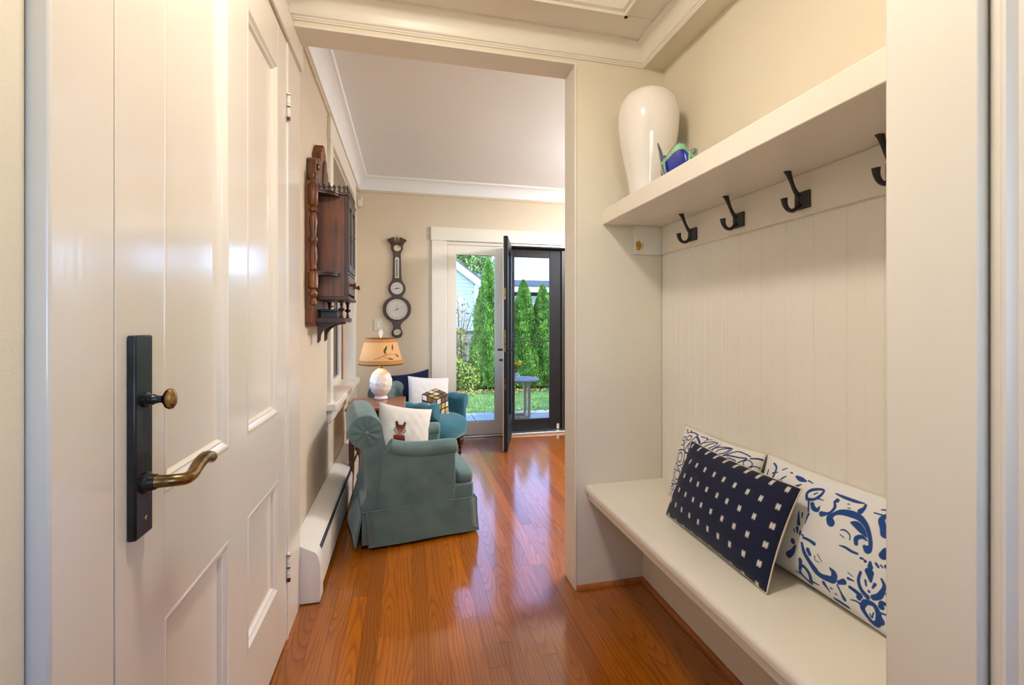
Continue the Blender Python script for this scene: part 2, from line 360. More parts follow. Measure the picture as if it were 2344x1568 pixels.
# crown moulding --------------------------------------------------------------
def crown_prof(w, h, n=6):
    """section: (out from wall, down from ceiling); cove with fillets"""
    P = [(0, 0), (w, 0), (w, 0.10*h), (w*0.94, 0.12*h)]
    for k in range(n+1):
        a = k/n*PI/2; P.append((w*(0.90-0.62*math.sin(a)), h*(0.14+0.56*(1-math.cos(a)))))
    P += [(w*0.26, 0.74*h), (w*0.30, 0.78*h), (w*0.30, 0.83*h), (w*0.20, 0.86*h), (w*0.16, 0.92*h), (w*0.10, 0.94*h), (w*0.10, h), (0, h)]
    return P
t = thing('trim_4', label='white crown moulding round the hall ceiling', kind=S)
cp = crown_prof(0.062, 0.092)
MB().prism([(Y1-a, ZC-b) for a, b in cp], XW-0.03, 1.12, 'x').obj('crown', 'trim', t, smooth=30)
MB().prism([(1.075-a, ZC-b) for a, b in cp], 0.573, Y1, 'y').obj('crown', 'trim', t, smooth=30)
MB().prism([(XW-0.02+a, ZC-b) for a, b in cp], -1.3, Y1, 'y').obj('crown', 'trim', t, smooth=30)
box(1.07, XN, 0.573, Y1, 2.395, ZC+0.02).obj('soffit_board', 'wall', t)
t = thing('trim_5', label='white cove crown moulding round the sitting room ceiling', kind=S)
cp = [(0, 0), (0.10, 0), (0.10, 0.012)]+[(0.095-0.075*math.sin(k/8*PI/2), 0.018+0.085*(1-math.cos(k/8*PI/2))) for k in range(9)]+[(0.022, 0.112), (0.022, 0.126), (0, 0.126)]
MB().prism([(YF-a, ZF-b) for a, b in cp], XL, 3.6, 'x').obj('crown', 'ceil', t, smooth=30)
MB().prism([(XL+a, ZF-b) for a, b in cp], Y2, YF, 'y').obj('crown', 'ceil', t, smooth=30)
MB().prism([(3.6-a, ZF-b) for a, b in cp], Y2, YF, 'y').obj('crown', 'ceil', t, smooth=30)
MB().prism([(Y2+a, ZF-b) for a, b in cp], XL, 3.6, 'x').obj('crown', 'ceil', t, smooth=30)
MB().box(XL, XL+0.012, Y2, YF, 2.505, 2.524).obj('picture_rail', 'wallfar', t)
MB().box(XL, 3.6, YF-0.012, YF, 2.505, 2.524).obj('picture_rail', 'wallfar', t)

# ceilings ---------------------------------------------------------------------
c = MB().box(-0.62, 1.32, -1.42, Y1, 2.545, 2.62); c = tag(c.obj('ceiling', 'trim'), 'cream coffered hall ceiling with recessed panel', kind=S)
box(-0.62, 1.20, 1.722, Y1, ZC, 2.545).obj('ceiling_board', 'trim', c, bevel=0.0015)
box(0.888, 1.20, 0.45, 1.7205, ZC, 2.545).obj('ceiling_board', 'trim', c, bevel=0.0015)
box(-0.62, -0.28, 0.45, 1.7205, ZC, 2.545).obj('ceiling_board', 'trim', c, bevel=0.0015)
box(-0.62, 1.20, 0.30, 0.4485, ZC, 2.545).obj('ceiling_board', 'trim', c, bevel=0.0015)
box(-0.62, 1.20, -1.42, 0.2985, ZC, 2.545).obj('ceiling_board', 'trim', c, bevel=0.0015)
mp = [(0, 0), (0.045, 0.030), (0.045, 0.062), (0, 0.062)]; mp = [(0.0, -0.012), (0.014, -0.012), (0.02, -0.004), (0.034, 0.0), (0.046, 0.016), (0.046, 0.06), (0, 0.06)]
MB().prism([(1.722-a, ZC+b) for a, b in mp], -0.28, 0.888, 'x').obj('panel_moulding', 'trim', c, smooth=30)
MB().prism([(0.888-a, ZC+b) for a, b in mp], 0.45, 1.722, 'y').obj('panel_moulding', 'trim', c, smooth=30)
MB().prism([(-0.28+a, ZC+b) for a, b in mp], 0.45, 1.722, 'y').obj('panel_moulding', 'trim', c, smooth=30)
MB().prism([(0.45+a, ZC+b) for a, b in mp], -0.28, 0.888, 'x').obj('panel_moulding', 'trim', c, smooth=30)
tag(box(-0.66, 3.75, Y1, YF+0.15, ZF, ZF+0.12).obj('ceiling_sitting', 'ceil'), 'plain white sitting room ceiling', kind=S)

# ---------------------------------------------------------------- panelled door on the left
d = thing('door_1', label='closed cream four panel door with bronze lever handle', kind=S)
DX0, DX1 = XW-0.045, XW; DY0, DY1, DZ0, DZ1 = 0.8272, 1.852, 0.008, 2.262
PY = [(0.972, 1.285), (1.424, 1.735)]; PZ = [(0.255, 0.645), (0.882, 2.108)]
for a, b in ((DY0, PY[0][0]), (PY[0][1], PY[1][0]), (PY[1][1], DY1)):
    box(DX0, DX1, a, b, DZ0, DZ1).obj('stile', 'paint', d, bevel=0.0012)
for a, b in PY:
    for z0, z1 in ((DZ0, PZ[0][0]), (PZ[0][1], PZ[1][0]), (PZ[1][1], DZ1)):
        box(DX0, DX1-0.0004, a, b, z0, z1).obj('rail', 'paint', d)
    for z0, z1 in PZ:
        box(DX0+0.006, DX1-0.016, a, b, z0, z1).obj('panel', 'paint', d)
        # moulding: stepped frame with ogee section
        sec = [(-0.001, -0.002), (0.0, 0.0006), (0.004, 0.0016), (0.009, 0.0004), (0.012, -0.0025), (0.020, -0.0075), (0.024, -0.0075), (0.027, -0.011), (0.031, -0.0165)]
        m_ = MB()
        for k in range(len(sec)-1):
            (i0, h0), (i1, h1) = sec[k], sec[k+1]
            R = lambda i, h: [(DX1+h, a+i, z0+i), (DX1+h, b-i, z0+i), (DX1+h, b-i, z1-i), (DX1+h, a+i, z1-i)]
            v = R(i0, h0)+R(i1, h1); m_.add(v, [(q, (q+1) % 4, 4+(q+1) % 4, 4+q) for q in range(4)])
        m_.obj('panel_moulding', 'paint', d, smooth=25)
lp = box(XW, XW+0.0135, 0.855, 0.906, 0.843, 1.18).obj('lock_plate', 'bronze', d, bevel=0.003); lp['label'] = 'long dark bronze lock plate'
KY = 0.882
MB().lathe([(0.013, 0.0), (0.013, 0.004), (0.008, 0.006), (0.008, 0.010), (0.0095, 0.012), (0.0075, 0.015), (0.006, 0.022), (0.0065, 0.026)], (XW+0.0135, KY, 1.071), 16, 'x').obj('knob_stem', 'bronze', lp)
kn = MB().lathe([(0.001, 0.026), (0.007, 0.027), (0.0115, 0.031), (0.0135, 0.036), (0.0125, 0.041), (0.008, 0.045), (0.001, 0.047)], (0, 0, 0), 18, 'x').obj('thumb_knob', 'brassold', lp, loc=(XW+0.0135, KY, 1.071)); kn.scale = (1, 0.85, 1.35)
x_ = XW+0.0135
lev = smooth_curve([(x_, KY, 0.931), (x_+0.02, KY+0.001, 0.931), (x_+0.040, KY+0.004, 0.9305), (x_+0.054, KY+0.015, 0.929), (x_+0.057, KY+0.032, 0.931), (x_+0.056, KY+0.058, 0.940), (x_+0.056, KY+0.085, 0.945), (x_+0.057, KY+0.104, 0.941), (x_+0.058, KY+0.114, 0.936)], 5)
nl = len(lev); lr = [0.0105+0.003*max(0, 1-i/6) if i < nl*0.5 else 0.0105+0.001*math.sin((i/nl-0.5)*2*PI) for i in range(nl)]; lr[-1] = 0.004; lr[-2] = 0.0085
lo_ = MB().tube(lev, lr, 14).obj('lever_handle', 'brassold', lp, smooth=60); lo_['label'] = 'worn brass wave lever'
MB().lathe([(0.018, 0), (0.018, 0.004), (0.014, 0.008), (0.013, 0.016)], (x_, KY, 0.931), 18, 'x').obj('lever_rose', 'bronze', lp)
MB().lathe([(0.004, 0), (0.004, 0.0012), (0.0015, 0.0016)], (x_, KY+0.001, 0.872), 10, 'x').obj('screw', 'brass', lp)
for z0 in (1.962, 0.222):
    hg = MB()
    for k in range(5): hg.lathe([(0.0055, 0.0), (0.0062, 0.001), (0.0062, 0.020), (0.0055, 0.021)], (XW+0.007, 1.8535, z0+k*0.0222), 10)
    h_ = hg.obj('hinge', 'white', d, smooth=40)
    MB().lathe([(0.0065, 0.0), (0.0065, 0.016)], (XW+0.007, 1.8535, z0+0.0015), 10).lathe([(0.0065, 0.0), (0.0065, 0.006)], (XW+0.007, 1.8535, z0+0.052), 10).lathe([(0.0065, 0.0), (0.0065, 0.004)], (XW+0.007, 1.8535, z0+0.098), 10).obj('bare_metal', 'mwood', h_)

# ---------------------------------------------------------------- bench niche: beadboard, shelf, bench
wr = bpy.data.objects['wall_right']
BW = 0.0508
nb = int((Y1-0.574)/0.1016)+1
bprof = [(0, 0), (0.0975, 0), (0.0975, -0.0055), (0.0985, -0.006), (0.1, -0.0062), (0.1015, -0.0045), (0.1015, 0.004), (0, 0.004)]
bb = None
for k in range(nb):
    y1 = Y1-0.003-k*0.1016; y0 = max(0.573, y1-0.1016)
    if y1-y0 < 0.02: continue
    wd = y1-y0
    p = [(XN+0.003, y0), (XN-0.0080, y0), (XN-0.0085, y0+0.0008), (XN-0.0085, y0+wd*0.46)]
    for q in range(5): a = PI*q/4; p.append((XN-0.0085+0.0010*math.sin(a), y0+wd*0.46+0.006*q/4))
    p += [(XN-0.0085, y1-0.008), (XN-0.0072, y1-0.0065), (XN-0.0085, y1-0.004), (XN-0.0080, y1-0.0003), (XN+0.003, y1-0.0003)]
    MB().prism(p, 0.468, 1.522, 'z').obj('bead_board', 'bead', wr, smooth=25)
sh = thing('wall_shelf', (0.868, 1.2, 1.649), label='long cream shelf with hook rail above the bench', cat='shelf')
def rel(mb, org): mb.v = [(x-org[0], y-org[1], z-org[2]) for x, y, z in mb.v]; return mb
so = (0.868, 1.2, 1.649)
rel(box(0.868, XN, 0.573, Y1-0.001, 1.650, 1.718), so).obj('shelf_board', 'trim', sh, bevel=0.003)
rel(box(XN-0.022, XN+0.001, 0.573, Y1-0.001, 1.522, 1.650), so).obj('hook_rail', 'trim', sh, bevel=0.002)
rel(box(1.018, XN-0.022, Y1-0.02, Y1+0.001, 1.518, 1.650), so).obj('end_cleat', 'trim', sh, bevel=0.002)
rel(box(1.018, XN-0.022, 0.572, 0.593, 1.518, 1.650), so).obj('end_cleat', 'trim', sh, bevel=0.002)
bo = (0.95, 1.2, 0)
be = thing('bench', bo, label='built-in cream bench seat below the hook rail', cat='bench')
rel(MB().prism([(0.7825, 0.452), (0.784, 0.462), (0.790, 0.4685), (0.80, 0.470), (XN, 0.470), (XN, 0.436), (0.79, 0.436), (0.784, 0.440)], 0.573, Y1-0.001), bo).obj('seat_board', 'trim', be)
rel(box(0.798, 0.822, 0.573, Y1-0.001, 0.402, 0.437), bo).obj('apron', 'trim', be, bevel=0.002)
# wooden shoe mouldings
qr = [(0, 0)]+[(0.016*math.cos(a), 0.019*math.sin(a)) for a in [k/6*PI/2 for k in range(7)]]
b_ = thing('baseboard_right', label='stained wood quarter round along the niche foot', kind=S)
MB().prism([(1.07-a, b) for a, b in qr], 0.573, Y1, 'y').obj('shoe_moulding', 'shoe', b_)
MB().prism([(Y1-a, b) for a, b in qr], XJ, 1.07, 'x').obj('shoe_moulding', 'shoe', b_)
# ---------------------------------------------------------------- side window in the sitting room
wi = thing('window_1', label='tall cream framed window in the left sitting room wall', kind=S)
WY0, WY1, WZ0, WZ1 = 3.10, 4.28, 0.70, 2.33
box(XL, XL+0.02, 2.996, 3.10, 0.665, 2.49).obj('window_casing', 'trim', wi, bevel=0.002)
box(XL, XL+0.02, 4.28, 4.385, 0.665, 2.49).obj('window_casing', 'trim', wi, bevel=0.002)
box(XL, XL+0.022, 2.985, 4.395, 2.345, 2.49).obj('head_casing', 'trim', wi, bevel=0.002)
box(-0.60, XL+0.055, 2.97, 4.42, 0.655, 0.70).obj('window_sill', 'trim', wi, bevel=0.004)
box(XL, XL+0.018, 2.996, 4.385, 0.575, 0.655).obj('window_apron', 'trim', wi, bevel=0.002)
for y0, y1 in ((3.085, 3.101), (4.279, 4.295)): box(-0.65, XL+0.001, y0, y1, 0.70, 2.33).obj('jamb_board', 'trim', wi)
box(-0.65, XL+0.001, 3.1, 4.28, 2.328, 2.345).obj('jamb_board', 'trim', wi)
for z0, z1, xo in ((0.70, 1.545, -0.575), (1.50, 2.33, -0.615)):
    sa = MB().box(xo-0.035, xo, WY0, WY0+0.05, z0, z1).box(xo-0.035, xo, WY1-0.05, WY1, z0, z1).box(xo-0.035, xo, WY0+0.05, WY1-0.05, z0, z0+0.05).box(xo-0.035, xo, WY0+0.05, WY1-0.05, z1-0.045, z1).obj('sash', 'trim', wi, bevel=0.002)
    box(xo-0.02, xo-0.016, WY0+0.05, WY1-0.05, z0+0.05, z1-0.045).obj('pane', 'glass', sa)
    box(xo-0.025, xo-0.005, (WY0+WY1)/2-0.008, (WY0+WY1)/2+0.008, z0+0.05, z1-0.045).obj('glazing_bar', 'trim', sa)
for y0 in (3.101, 4.262): box(-0.575, -0.562, y0, y0+0.018, 0.70, 2.33).obj('stop_bead', 'shoe', wi)

# ---------------------------------------------------------------- glazed garden doors
t = thing('trim_6', label='wide cream casing round the garden doors', kind=S)
box(0.241, 0.388, YF-0.022, YF+0.001, 0, 2.052).obj('side_casing', 'trim', t, bevel=0.002)
box(2.50, 2.645, YF-0.022, YF+0.001, 0, 2.052).obj('side_casing', 'trim', t, bevel=0.002)
box(0.232, 2.655, YF-0.028, YF+0.001, 2.052, 2.188).obj('head_casing', 'trim', t, bevel=0.002)
box(0.388, 1.03, YF, YF+0.15, 2.018, 2.051).obj('head_jamb', 'trim', t); box(1.03, 2.50, YF+0.01, YF+0.15, 2.02, 2.051).obj('head_jamb', 'black', t); box(1.055, 1.755, YF-0.004, YF+0.012, 2.03, 2.05).obj('head_strip', 'alu', t)
box(0.388, 0.402, YF, YF+0.15, 0, 2.02).obj('side_jamb', 'trim', t)
box(2.486, 2.50, YF, YF+0.15, 0, 2.02).obj('side_jamb', 'trim', t)
box(0.402, 2.486, YF-0.01, YF+0.16, 0.0, 0.022).obj('threshold', 'alu', t, bevel=0.004)
box(1.00, 1.055, YF+0.004, YF+0.15, 0.022, 2.02).obj('mullion', 'black', t, bevel=0.002)
box(1.755, 1.81, YF+0.004, YF+0.15, 0.022, 2.02).obj('mullion', 'black', t, bevel=0.002)
def door_leaf(root, w, z0, z1, stl, bot, top, mi, mo, th=0.045, edge=None):
    """local frame: x along the leaf from its hinge, y = thickness (room side at -y)"""
    def fr(y0, y1, m, suffix):
        box(0, stl, y0, y1, z0, z1).obj('stile', m, root, bevel=0.002); box(w-stl, w, y0, y1, z0, z1).obj('stile', m, root, bevel=0.002)
        box(stl, w-stl, y0, y1, z0, z0+bot).obj('bottom_rail', m, root, bevel=0.002); box(stl, w-stl, y0, y1, z1-top, z1).obj('top_rail', m, root, bevel=0.002)
    fr(-th, -th*0.86, mi, 'in'); fr(-th*0.86, 0, mo, 'out')
    g = root
    box(stl-0.004, w-stl+0.004, -th*0.62, -th*0.5, z0+bot-0.004, z1-top+0.004).obj('pane', 'glass', g)
    for y0, y1, m in ((-th*0.98, -th*0.6, mi), (-th*0.5, -th*0.05, mo)):
        MB().box(stl, stl+0.01, y0, y1, z0+bot, z1-top).box(w-stl-0.01, w-stl, y0, y1, z0+bot, z1-top).box(stl+0.01, w-stl-0.01, y0, y1, z0+bot, z0+bot+0.01).box(stl+0.01, w-stl-0.01, y0, y1, z1-top-0.01, z1-top).obj('glazing_bead', m, root)
dl = thing('door_2', (0.404, YF+0.058, 0), label='fixed cream glazed door panel beside the armchair', kind=S)
door_leaf(dl, 0.594, 0.024, 2.018, 0.082, 0.130, 0.090, 'trim', 'black')
dr = thing('door_3', (1.812, YF+0.058, 0), label='fixed cream glazed door panel right of the open leaf', kind=S)
door_leaf(dr, 0.672, 0.024, 2.018, 0.1, 0.130, 0.090, 'trim', 'black')
# open leaf: hinged on the mullion, swung into the room
hx, hy = 1.085, YF-0.012; ex, ey = 0.905, 4.085
ang = math.atan2(ey-hy, ex-hx); LW = math.hypot(ex-hx, ey-hy)
do = thing('door_4', (hx, hy, 0), ang, label='open black edged glazed leaf swung into the sitting room', kind=S)
# turned about its hinge, the local +y side is the outdoor face
door_leaf(do, LW, 0.012, 2.012, 0.10, 0.235, 0.09, 'trim', 'black')
MB().box(LW, LW+0.0015, -0.034, -0.018, 0.93, 1.14).obj('latch_plate', 'brassold', do)
MB().box(LW, LW+0.0015, -0.034, -0.018, 1.42, 1.53).obj('latch_plate', 'brassold', do)
MB().box(LW, LW+0.0015, -0.034, -0.018, 0.58, 0.68).obj('latch_plate', 'brassold', do)
MB().box(LW-0.001, LW+0.0012, -0.0335, -0.0265, 0.02, 2.0).obj('edge_gasket', 'blackmatte', do)
for sgn, y0 in ((-1, -0.045), (1, 0.0)):
    MB().lathe([(0.02, 0), (0.02, sgn*0.006), (0.009, sgn*0.01), (0.009, sgn*0.04)], (LW-0.05, y0, 0.952), 16, 'y').tube([(LW-0.05, y0+sgn*0.045, 0.952), (LW-0.08, y0+sgn*0.047, 0.953), (LW-0.15, y0+sgn*0.045, 0.948)], [0.011, 0.009, 0.007], 10).obj('door_lever', 'bronze', do)
MB().lathe([(0.02, 0), (0.02, -0.006), (0.008, -0.01), (0.008, -0.022), (0.014, -0.03), (0.010, -0.038)], (LW-0.05, -0.045, 0.855), 16, 'y').obj('thumb_turn', 'bronze', do)
for z0 in (0.25, 1.0, 1.75): MB().lathe([(0.008, 0), (0.008, 0.1)], (-0.004, 0.004, z0), 10).obj('hinge', 'blackmatte', do)
MB().lathe([(0.006, 0.0), (0.008, 0.004), (0.007, 0.012)], (LW-0.02, -0.02, 0.0), 10).obj('drop_bolt', 'brassold', do)
# dark screen door in the opening
ds = thing('door_5', (1.055, YF+0.125, 0), label='black framed screen door standing shut in the doorway', kind=S)
SW = 0.70
box(0, 0.085, -0.03, 0, 0.024, 2.018).obj('stile', 'black', ds, bevel=0.003)
box(0.487, SW, -0.03, 0, 0.024, 2.018).obj('stile', 'black', ds, bevel=0.003)
box(0.085, 0.487, -0.03, 0, 0.024, 0.145).obj('bottom_rail', 'black', ds, bevel=0.003)
box(0.085, 0.487, -0.03, 0, 1.925, 2.018).obj('top_rail', 'black', ds, bevel=0.003)
box(0.085, 0.487, -0.022, -0.006, 0.996, 1.006).obj('push_bar', 'blackmatte', ds)
box(0.085, 0.487, -0.016, -0.0145, 0.145, 1.925).obj('screen', 'screen', ds)
box(0.62, SW, -0.05, -0.03, 0.024, 2.018).obj('jamb_channel', 'blackmatte', ds, bevel=0.002)
MB().box(0.560, 0.590, -0.05, -0.03, 0.03, 0.085).obj('foot_bolt', 'alu', ds)

# ---------------------------------------------------------------- baseboard heater
bh = thing('baseboard_heater', (XL, 2.07, 0), label='long cream baseboard heater along the sitting room wall', cat='heater')
def hp(*p): return [(x-XL, z) for x, z in p]
MB().prism(hp((XL+0.002, 0.03), (XL+0.002, 0.255), (-0.445, 0.250), (-0.388, 0.222), (-0.381, 0.213), (-0.392, 0.218), (-0.448, 0.243), (-0.474, 0.243), (-0.474, 0.03)), 0.07, 2.55).obj('back_cover', 'white', bh, smooth=20)
MB().prism(hp((-0.378, 0.035), (-0.370, 0.035), (-0.366, 0.16), (-0.372, 0.192), (-0.377, 0.190), (-0.372, 0.158)), 0.07, 2.55).obj('front_cover', 'white', bh, smooth=20)
MB().prism(hp((-0.474, 0.03), (-0.378, 0.03), (-0.374, 0.15), (-0.39, 0.20), (-0.474, 0.235)), 0.10, 2.52).obj('dark_core', 'blackmatte', bh)
MB().prism(hp((XL+0.001, 0.004), (-0.366, 0.004), (-0.363, 0.16), (-0.372, 0.200), (-0.383, 0.219), (-0.445, 0.252), (XL+0.001, 0.257)), 0.0, 0.075).obj('end_cap', 'white', bh, bevel=0.002)
MB().prism(hp((-0.379, 0.207), (-0.376, 0.2045), (-0.385, 0.196), (-0.389, 0.199)), 0.07, 2.55).obj('damper_blade', 'alu', bh)

# ---------------------------------------------------------------- coat hooks
def make_hook(y, first=None, label=''):
    if first is None:
        r = thing('coat_hook', (XN-0.022, y, 1.568), label=label, cat='coat hook', group='black coat hooks on the rail')
        MB().prism([(-0.026, -0.026), (0.026, -0.026), (0.026, 0.026), (-0.026, 0.026)], -0.006, 0.0, 'x').add([(-0.006, -0.026, -0.026), (-0.006, 0.026, -0.026), (-0.006, 0.026, 0.026), (-0.006, -0.026, 0.026), (-0.018, -0.012, -0.014), (-0.018, 0.012, -0.014), (-0.018, 0.012, 0.014), (-0.018, -0.012, 0.014)], [(0,1,5,4),(1,2,6,5),(2,3,7,6),(3,0,4,7),(4,5,6,7)]).obj('plate', 'blackmatte', r, bevel=0.001)
        a = smooth_curve([(-0.012, 0, 0.006), (-0.022, 0, 0.016), (-0.034, 0, 0.034), (-0.044, 0, 0.055), (-0.053, 0, 0.076), (-0.060, 0, 0.088)], 4)
        MB().tube(a, [0.009-0.0035*math.sin(PI*i/(len(a)-1))+0.0025*(i/(len(a)-1))**4 for i in range(len(a))], 10).obj('upper_prong', 'blackmatte', r, smooth=50)
        a = smooth_curve([(-0.012, 0, -0.006), (-0.022, 0, -0.022), (-0.038, 0, -0.033), (-0.055, 0, -0.030), (-0.066, 0, -0.016), (-0.069, 0, 0.002)], 4)
        MB().tube(a, [0.0088-0.003*math.sin(PI*i/(len(a)-1))+0.001*(i/(len(a)-1))**4 for i in range(len(a))], 10).obj('lower_prong', 'blackmatte', r, smooth=50)
        return r
    r = first.copy(); COL.objects.link(r); r.location.y = y; r['label'] = label
    for ch in first.children: q = ch.copy(); COL.objects.link(q); q.parent = r
    return r
h0 = make_hook(1.655, None, 'black double coat hook farthest along the rail, next to the brass hook')
make_hook(1.388, h0, 'second black coat hook counted from the far end of the rail')
make_hook(1.121, h0, 'third black coat hook from the far end, last one in full view')
make_hook(0.852, h0, 'black coat hook half hidden behind the white niche end wall')
bk = thing('brass_hook', (1.036, Y1-0.02, 1.557), label='small shiny brass hook on the shelf end cleat', cat='hook')
MB().prism(rr(-0.013, 0.013, -0.020, 0.022, 0.012, 5), -0.003, 0.0, 'y').obj('plate', 'brass', bk, bevel=0.001)
MB().tube(smooth_curve([(0, -0.002, -0.006), (0.002, -0.012, -0.014), (0.004, -0.022, -0.012), (0.005, -0.026, 0.0)], 4), 0.0042, 8).lathe([(0.001, -0.006), (0.006, -0.004), (0.006, 0.002), (0.001, 0.005)], (0.005, -0.026, 0.002), 10).obj('prong', 'brass', bk, smooth=60)

# ---------------------------------------------------------------- shelf ornaments
vs = thing('vase', (1.000, 1.745, 1.718), label='tall white glazed ceramic vase on the shelf', cat='vase')
vp = smooth_curve([(0.001, 0.0), (0.070, 0.0), (0.076, 0.006), (0.078, 0.03), (0.087, 0.10), (0.103, 0.18), (0.118, 0.26), (0.125, 0.32), (0.1265, 0.362), (0.1245, 0.395), (0.117, 0.427), (0.103, 0.455), (0.083, 0.474), (0.060, 0.484), (0.048, 0.486), (0.044, 0.484), (0.042, 0.47), (0.05, 0.42)], 4)
MB().lathe([(r, h*0.962) for r, h in vp], seg=48).obj('vase_body', 'ceramic', vs, smooth=60)
MT['bluegl'] = mat('cobalt_glass', (0.010, 0.020, 0.30), 0.06, 0.3, (18, 18, 18), coat=1.0)
MT['greengl'] = mat('pale_green_glass', (0.20, 0.42, 0.22), 0.06, 0.3, (30, 30, 30), coat=1.0)
MT['smokegl'] = mat('smoky_glass', (0.07, 0.10, 0.12), 0.06, 0.5, (60, 60, 20), coat=1.0)
gb = thing('glass_ornament', (0.962, 1.470, 1.718), 0.0, label='blue and green art glass bowl with upright pointed fin beside the vase', cat='ornament')
def bowl(u, v, k=1.0):
    a = u*2*PI; r = (0.020+0.062*math.sin(v*PI/2)**0.8)*k
    wob = 1+0.16*math.cos(2*a)*v; z = 0.004+0.078*v**1.6*(1+0.22*math.cos(3*a+0.6))
    return (r*0.55*math.cos(a)*wob, r*math.sin(a)*wob, z)
MB().grid(lambda u, v: bowl(u, v), 40, 10, cu=True).grid(lambda u, v: tuple(np.array(bowl(u, v, 0.90))+np.array((0, 0, 0.004))), 40, 10, cu=True).obj('bowl', 'bluegl', gb, smooth=60)
MB().tube([bowl(k/40, 1.0, 0.95) for k in range(41)], 0.0032, 8).obj('rim', 'smokegl', gb, smooth=60)
MB().grid(lambda u, v: bowl(u, 0.87+0.12*v, 1.015+0.004*math.sin(v*PI)), 40, 4, cu=True).obj('rim_band', 'greengl', gb, smooth=60)
gb.scale = (1.05, 1.05, 1.15)
for k, a in enumerate((0.05, 0.3, 0.47, 0.72, 0.88)):
    MB().tube([tuple(np.array(bowl(a+0.03*v, v, 1.0))) for v in [q/8 for q in range(9)]], [0.002+0.003*q/8 for q in range(9)], 8).obj('glass_rib', 'greengl', gb, smooth=60)
fin = smooth_curve([(-0.01, 0.060, 0.002), (-0.012, 0.062, 0.035), (-0.016, 0.068, 0.075), (-0.020, 0.076, 0.115), (-0.026, 0.086, 0.150)], 5)
MB().tube(fin, [0.010*(1-0.9*(i/(len(fin)-1))**1.5)+0.0008 for i in range(len(fin))], 10, flat=((1, 0.3, 0), 1.6)).obj('fin', 'smokegl', gb, smooth=60)

# ---------------------------------------------------------------- carved wall cabinet
cb = thing('wall_cabinet', (XL, 2.62, 1.10), label='carved dark walnut wall cabinet with glazed doors on the left wall', cat='cabinet')
CO = (XL, 2.62, 1.10)
X0 = XL; XB = XL+0.032; XF = XL+0.185
CY0, CY1, CZ0, CZ1 = 2.455, 2.785, 1.335, 1.868; cyc = 2.62
def cobj(mb, name, m, par=None, **k): return rel(mb, CO).obj(name, m, par or cb, **k)
cobj(MB().prism([(2.365, 1.20), (2.39, 1.185), (2.85, 1.185), (2.875, 1.20), (2.875, 1.90), (2.365, 1.90)], X0+0.001, XB, 'x'), 'backboard', 'mwood', bevel=0.003)
half = [(0.225, 1.895), (0.228, 1.96), (0.222, 2.010), (0.200, 2.028), (0.172, 2.020), (0.160, 1.985), (0.148, 1.99), (0.140, 2.035), (0.118, 2.055), (0.100, 2.040), (0.092, 2.06), (0.086, 2.100), (0.062, 2.108), (0.056, 2.135), (0.028, 2.140), (0.022, 2.158), (0.0, 2.162)]
outl = [(cyc-a, b) for a, b in half]+[(cyc+a, b) for a, b in half[::-1][1:]]
cobj(MB().prism(outl+[(cyc+0.225, 1.86), (cyc-0.225, 1.86)], X0+0.002, XB+0.012, 'x'), 'crest', 'mwood', bevel=0.003)
cobj(MB().prism([(cyc-0.05, 1.91), (cyc+0.05, 1.91), (cyc+0.035, 2.04), (cyc, 2.08), (cyc-0.035, 2.04)], XB+0.012, XB+0.018, 'x'), 'crest_panel', 'dwood', bevel=0.002)
for s in (-1, 1): cobj(MB().lathe([(0.001, 0), (0.016, 0.0), (0.018, 0.006), (0.010, 0.012), (0.001, 0.013)], (XB+0.012, cyc+s*0.19, 1.985), 14, 'x'), 'crest_boss', 'dwood')
cobj(box(XB, XF-0.014, CY0, CY1, CZ0, CZ1), 'body', 'mwood', bevel=0.002)
cobj(box(XB, XF+0.006, CY0-0.006, CY1+0.006, CZ1-0.012, CZ1+0.004), 'top_board', 'dwood', bevel=0.003)
cobj(MB().prism([(XB, CZ0-0.016), (XF+0.002, CZ0-0.016), (XF+0.008, CZ0-0.008), (XF+0.004, CZ0+0.004), (XB, CZ0+0.004)], CY0-0.004, CY1+0.004), 'base_board', 'dwood', bevel=0.002)
# face: doors and drawer
cobj(MB().box(XF-0.014, XF, CY0, CY0+0.018, CZ0, CZ1-0.012).box(XF-0.014, XF, CY1-0.018, CY1, CZ0, CZ1-0.012).box(XF-0.014, XF, CY0+0.018, CY1-0.018, 1.458, 1.470), 'face_frame', 'dwood')
for y0, y1 in ((CY0+0.018, cyc-0.001), (cyc+0.001, CY1-0.018)):
    dd_ = cobj(MB().box(XF-0.012, XF+0.005, y0, y0+0.030, 1.472, 1.854).box(XF-0.012, XF+0.005, y1-0.030, y1, 1.472, 1.854).box(XF-0.012, XF+0.005, y0+0.03, y1-0.03, 1.472, 1.51).box(XF-0.012, XF+0.005, y0+0.03, y1-0.03, 1.812, 1.854), 'cabinet_door', 'dwood', bevel=0.002)
    cobj(box(XF-0.007, XF-0.004, y0+0.03, y1-0.03, 1.51, 1.812), 'door_pane', 'blackmatte', dd_)
    cobj(box(XF-0.004, XF-0.001, (y0+y1)/2-0.004, (y0+y1)/2+0.004, 1.51, 1.812), 'glazing_bar', 'dwood', dd_)
rp = [(XF+0.010+0.013*math.cos(a), cyc-0.03+0.0*a, 1.660+0.013*math.sin(a)) for a in [k/16*2*PI for k in range(17)]]
cobj(MB().tube(rp, 0.0022, 6), 'ring_pull', 'brassold', smooth=60)
dw = cobj(box(XF-0.012, XF+0.004, CY0+0.022, CY1-0.022, 1.352, 1.452), 'drawer', 'mwood', bevel=0.003)
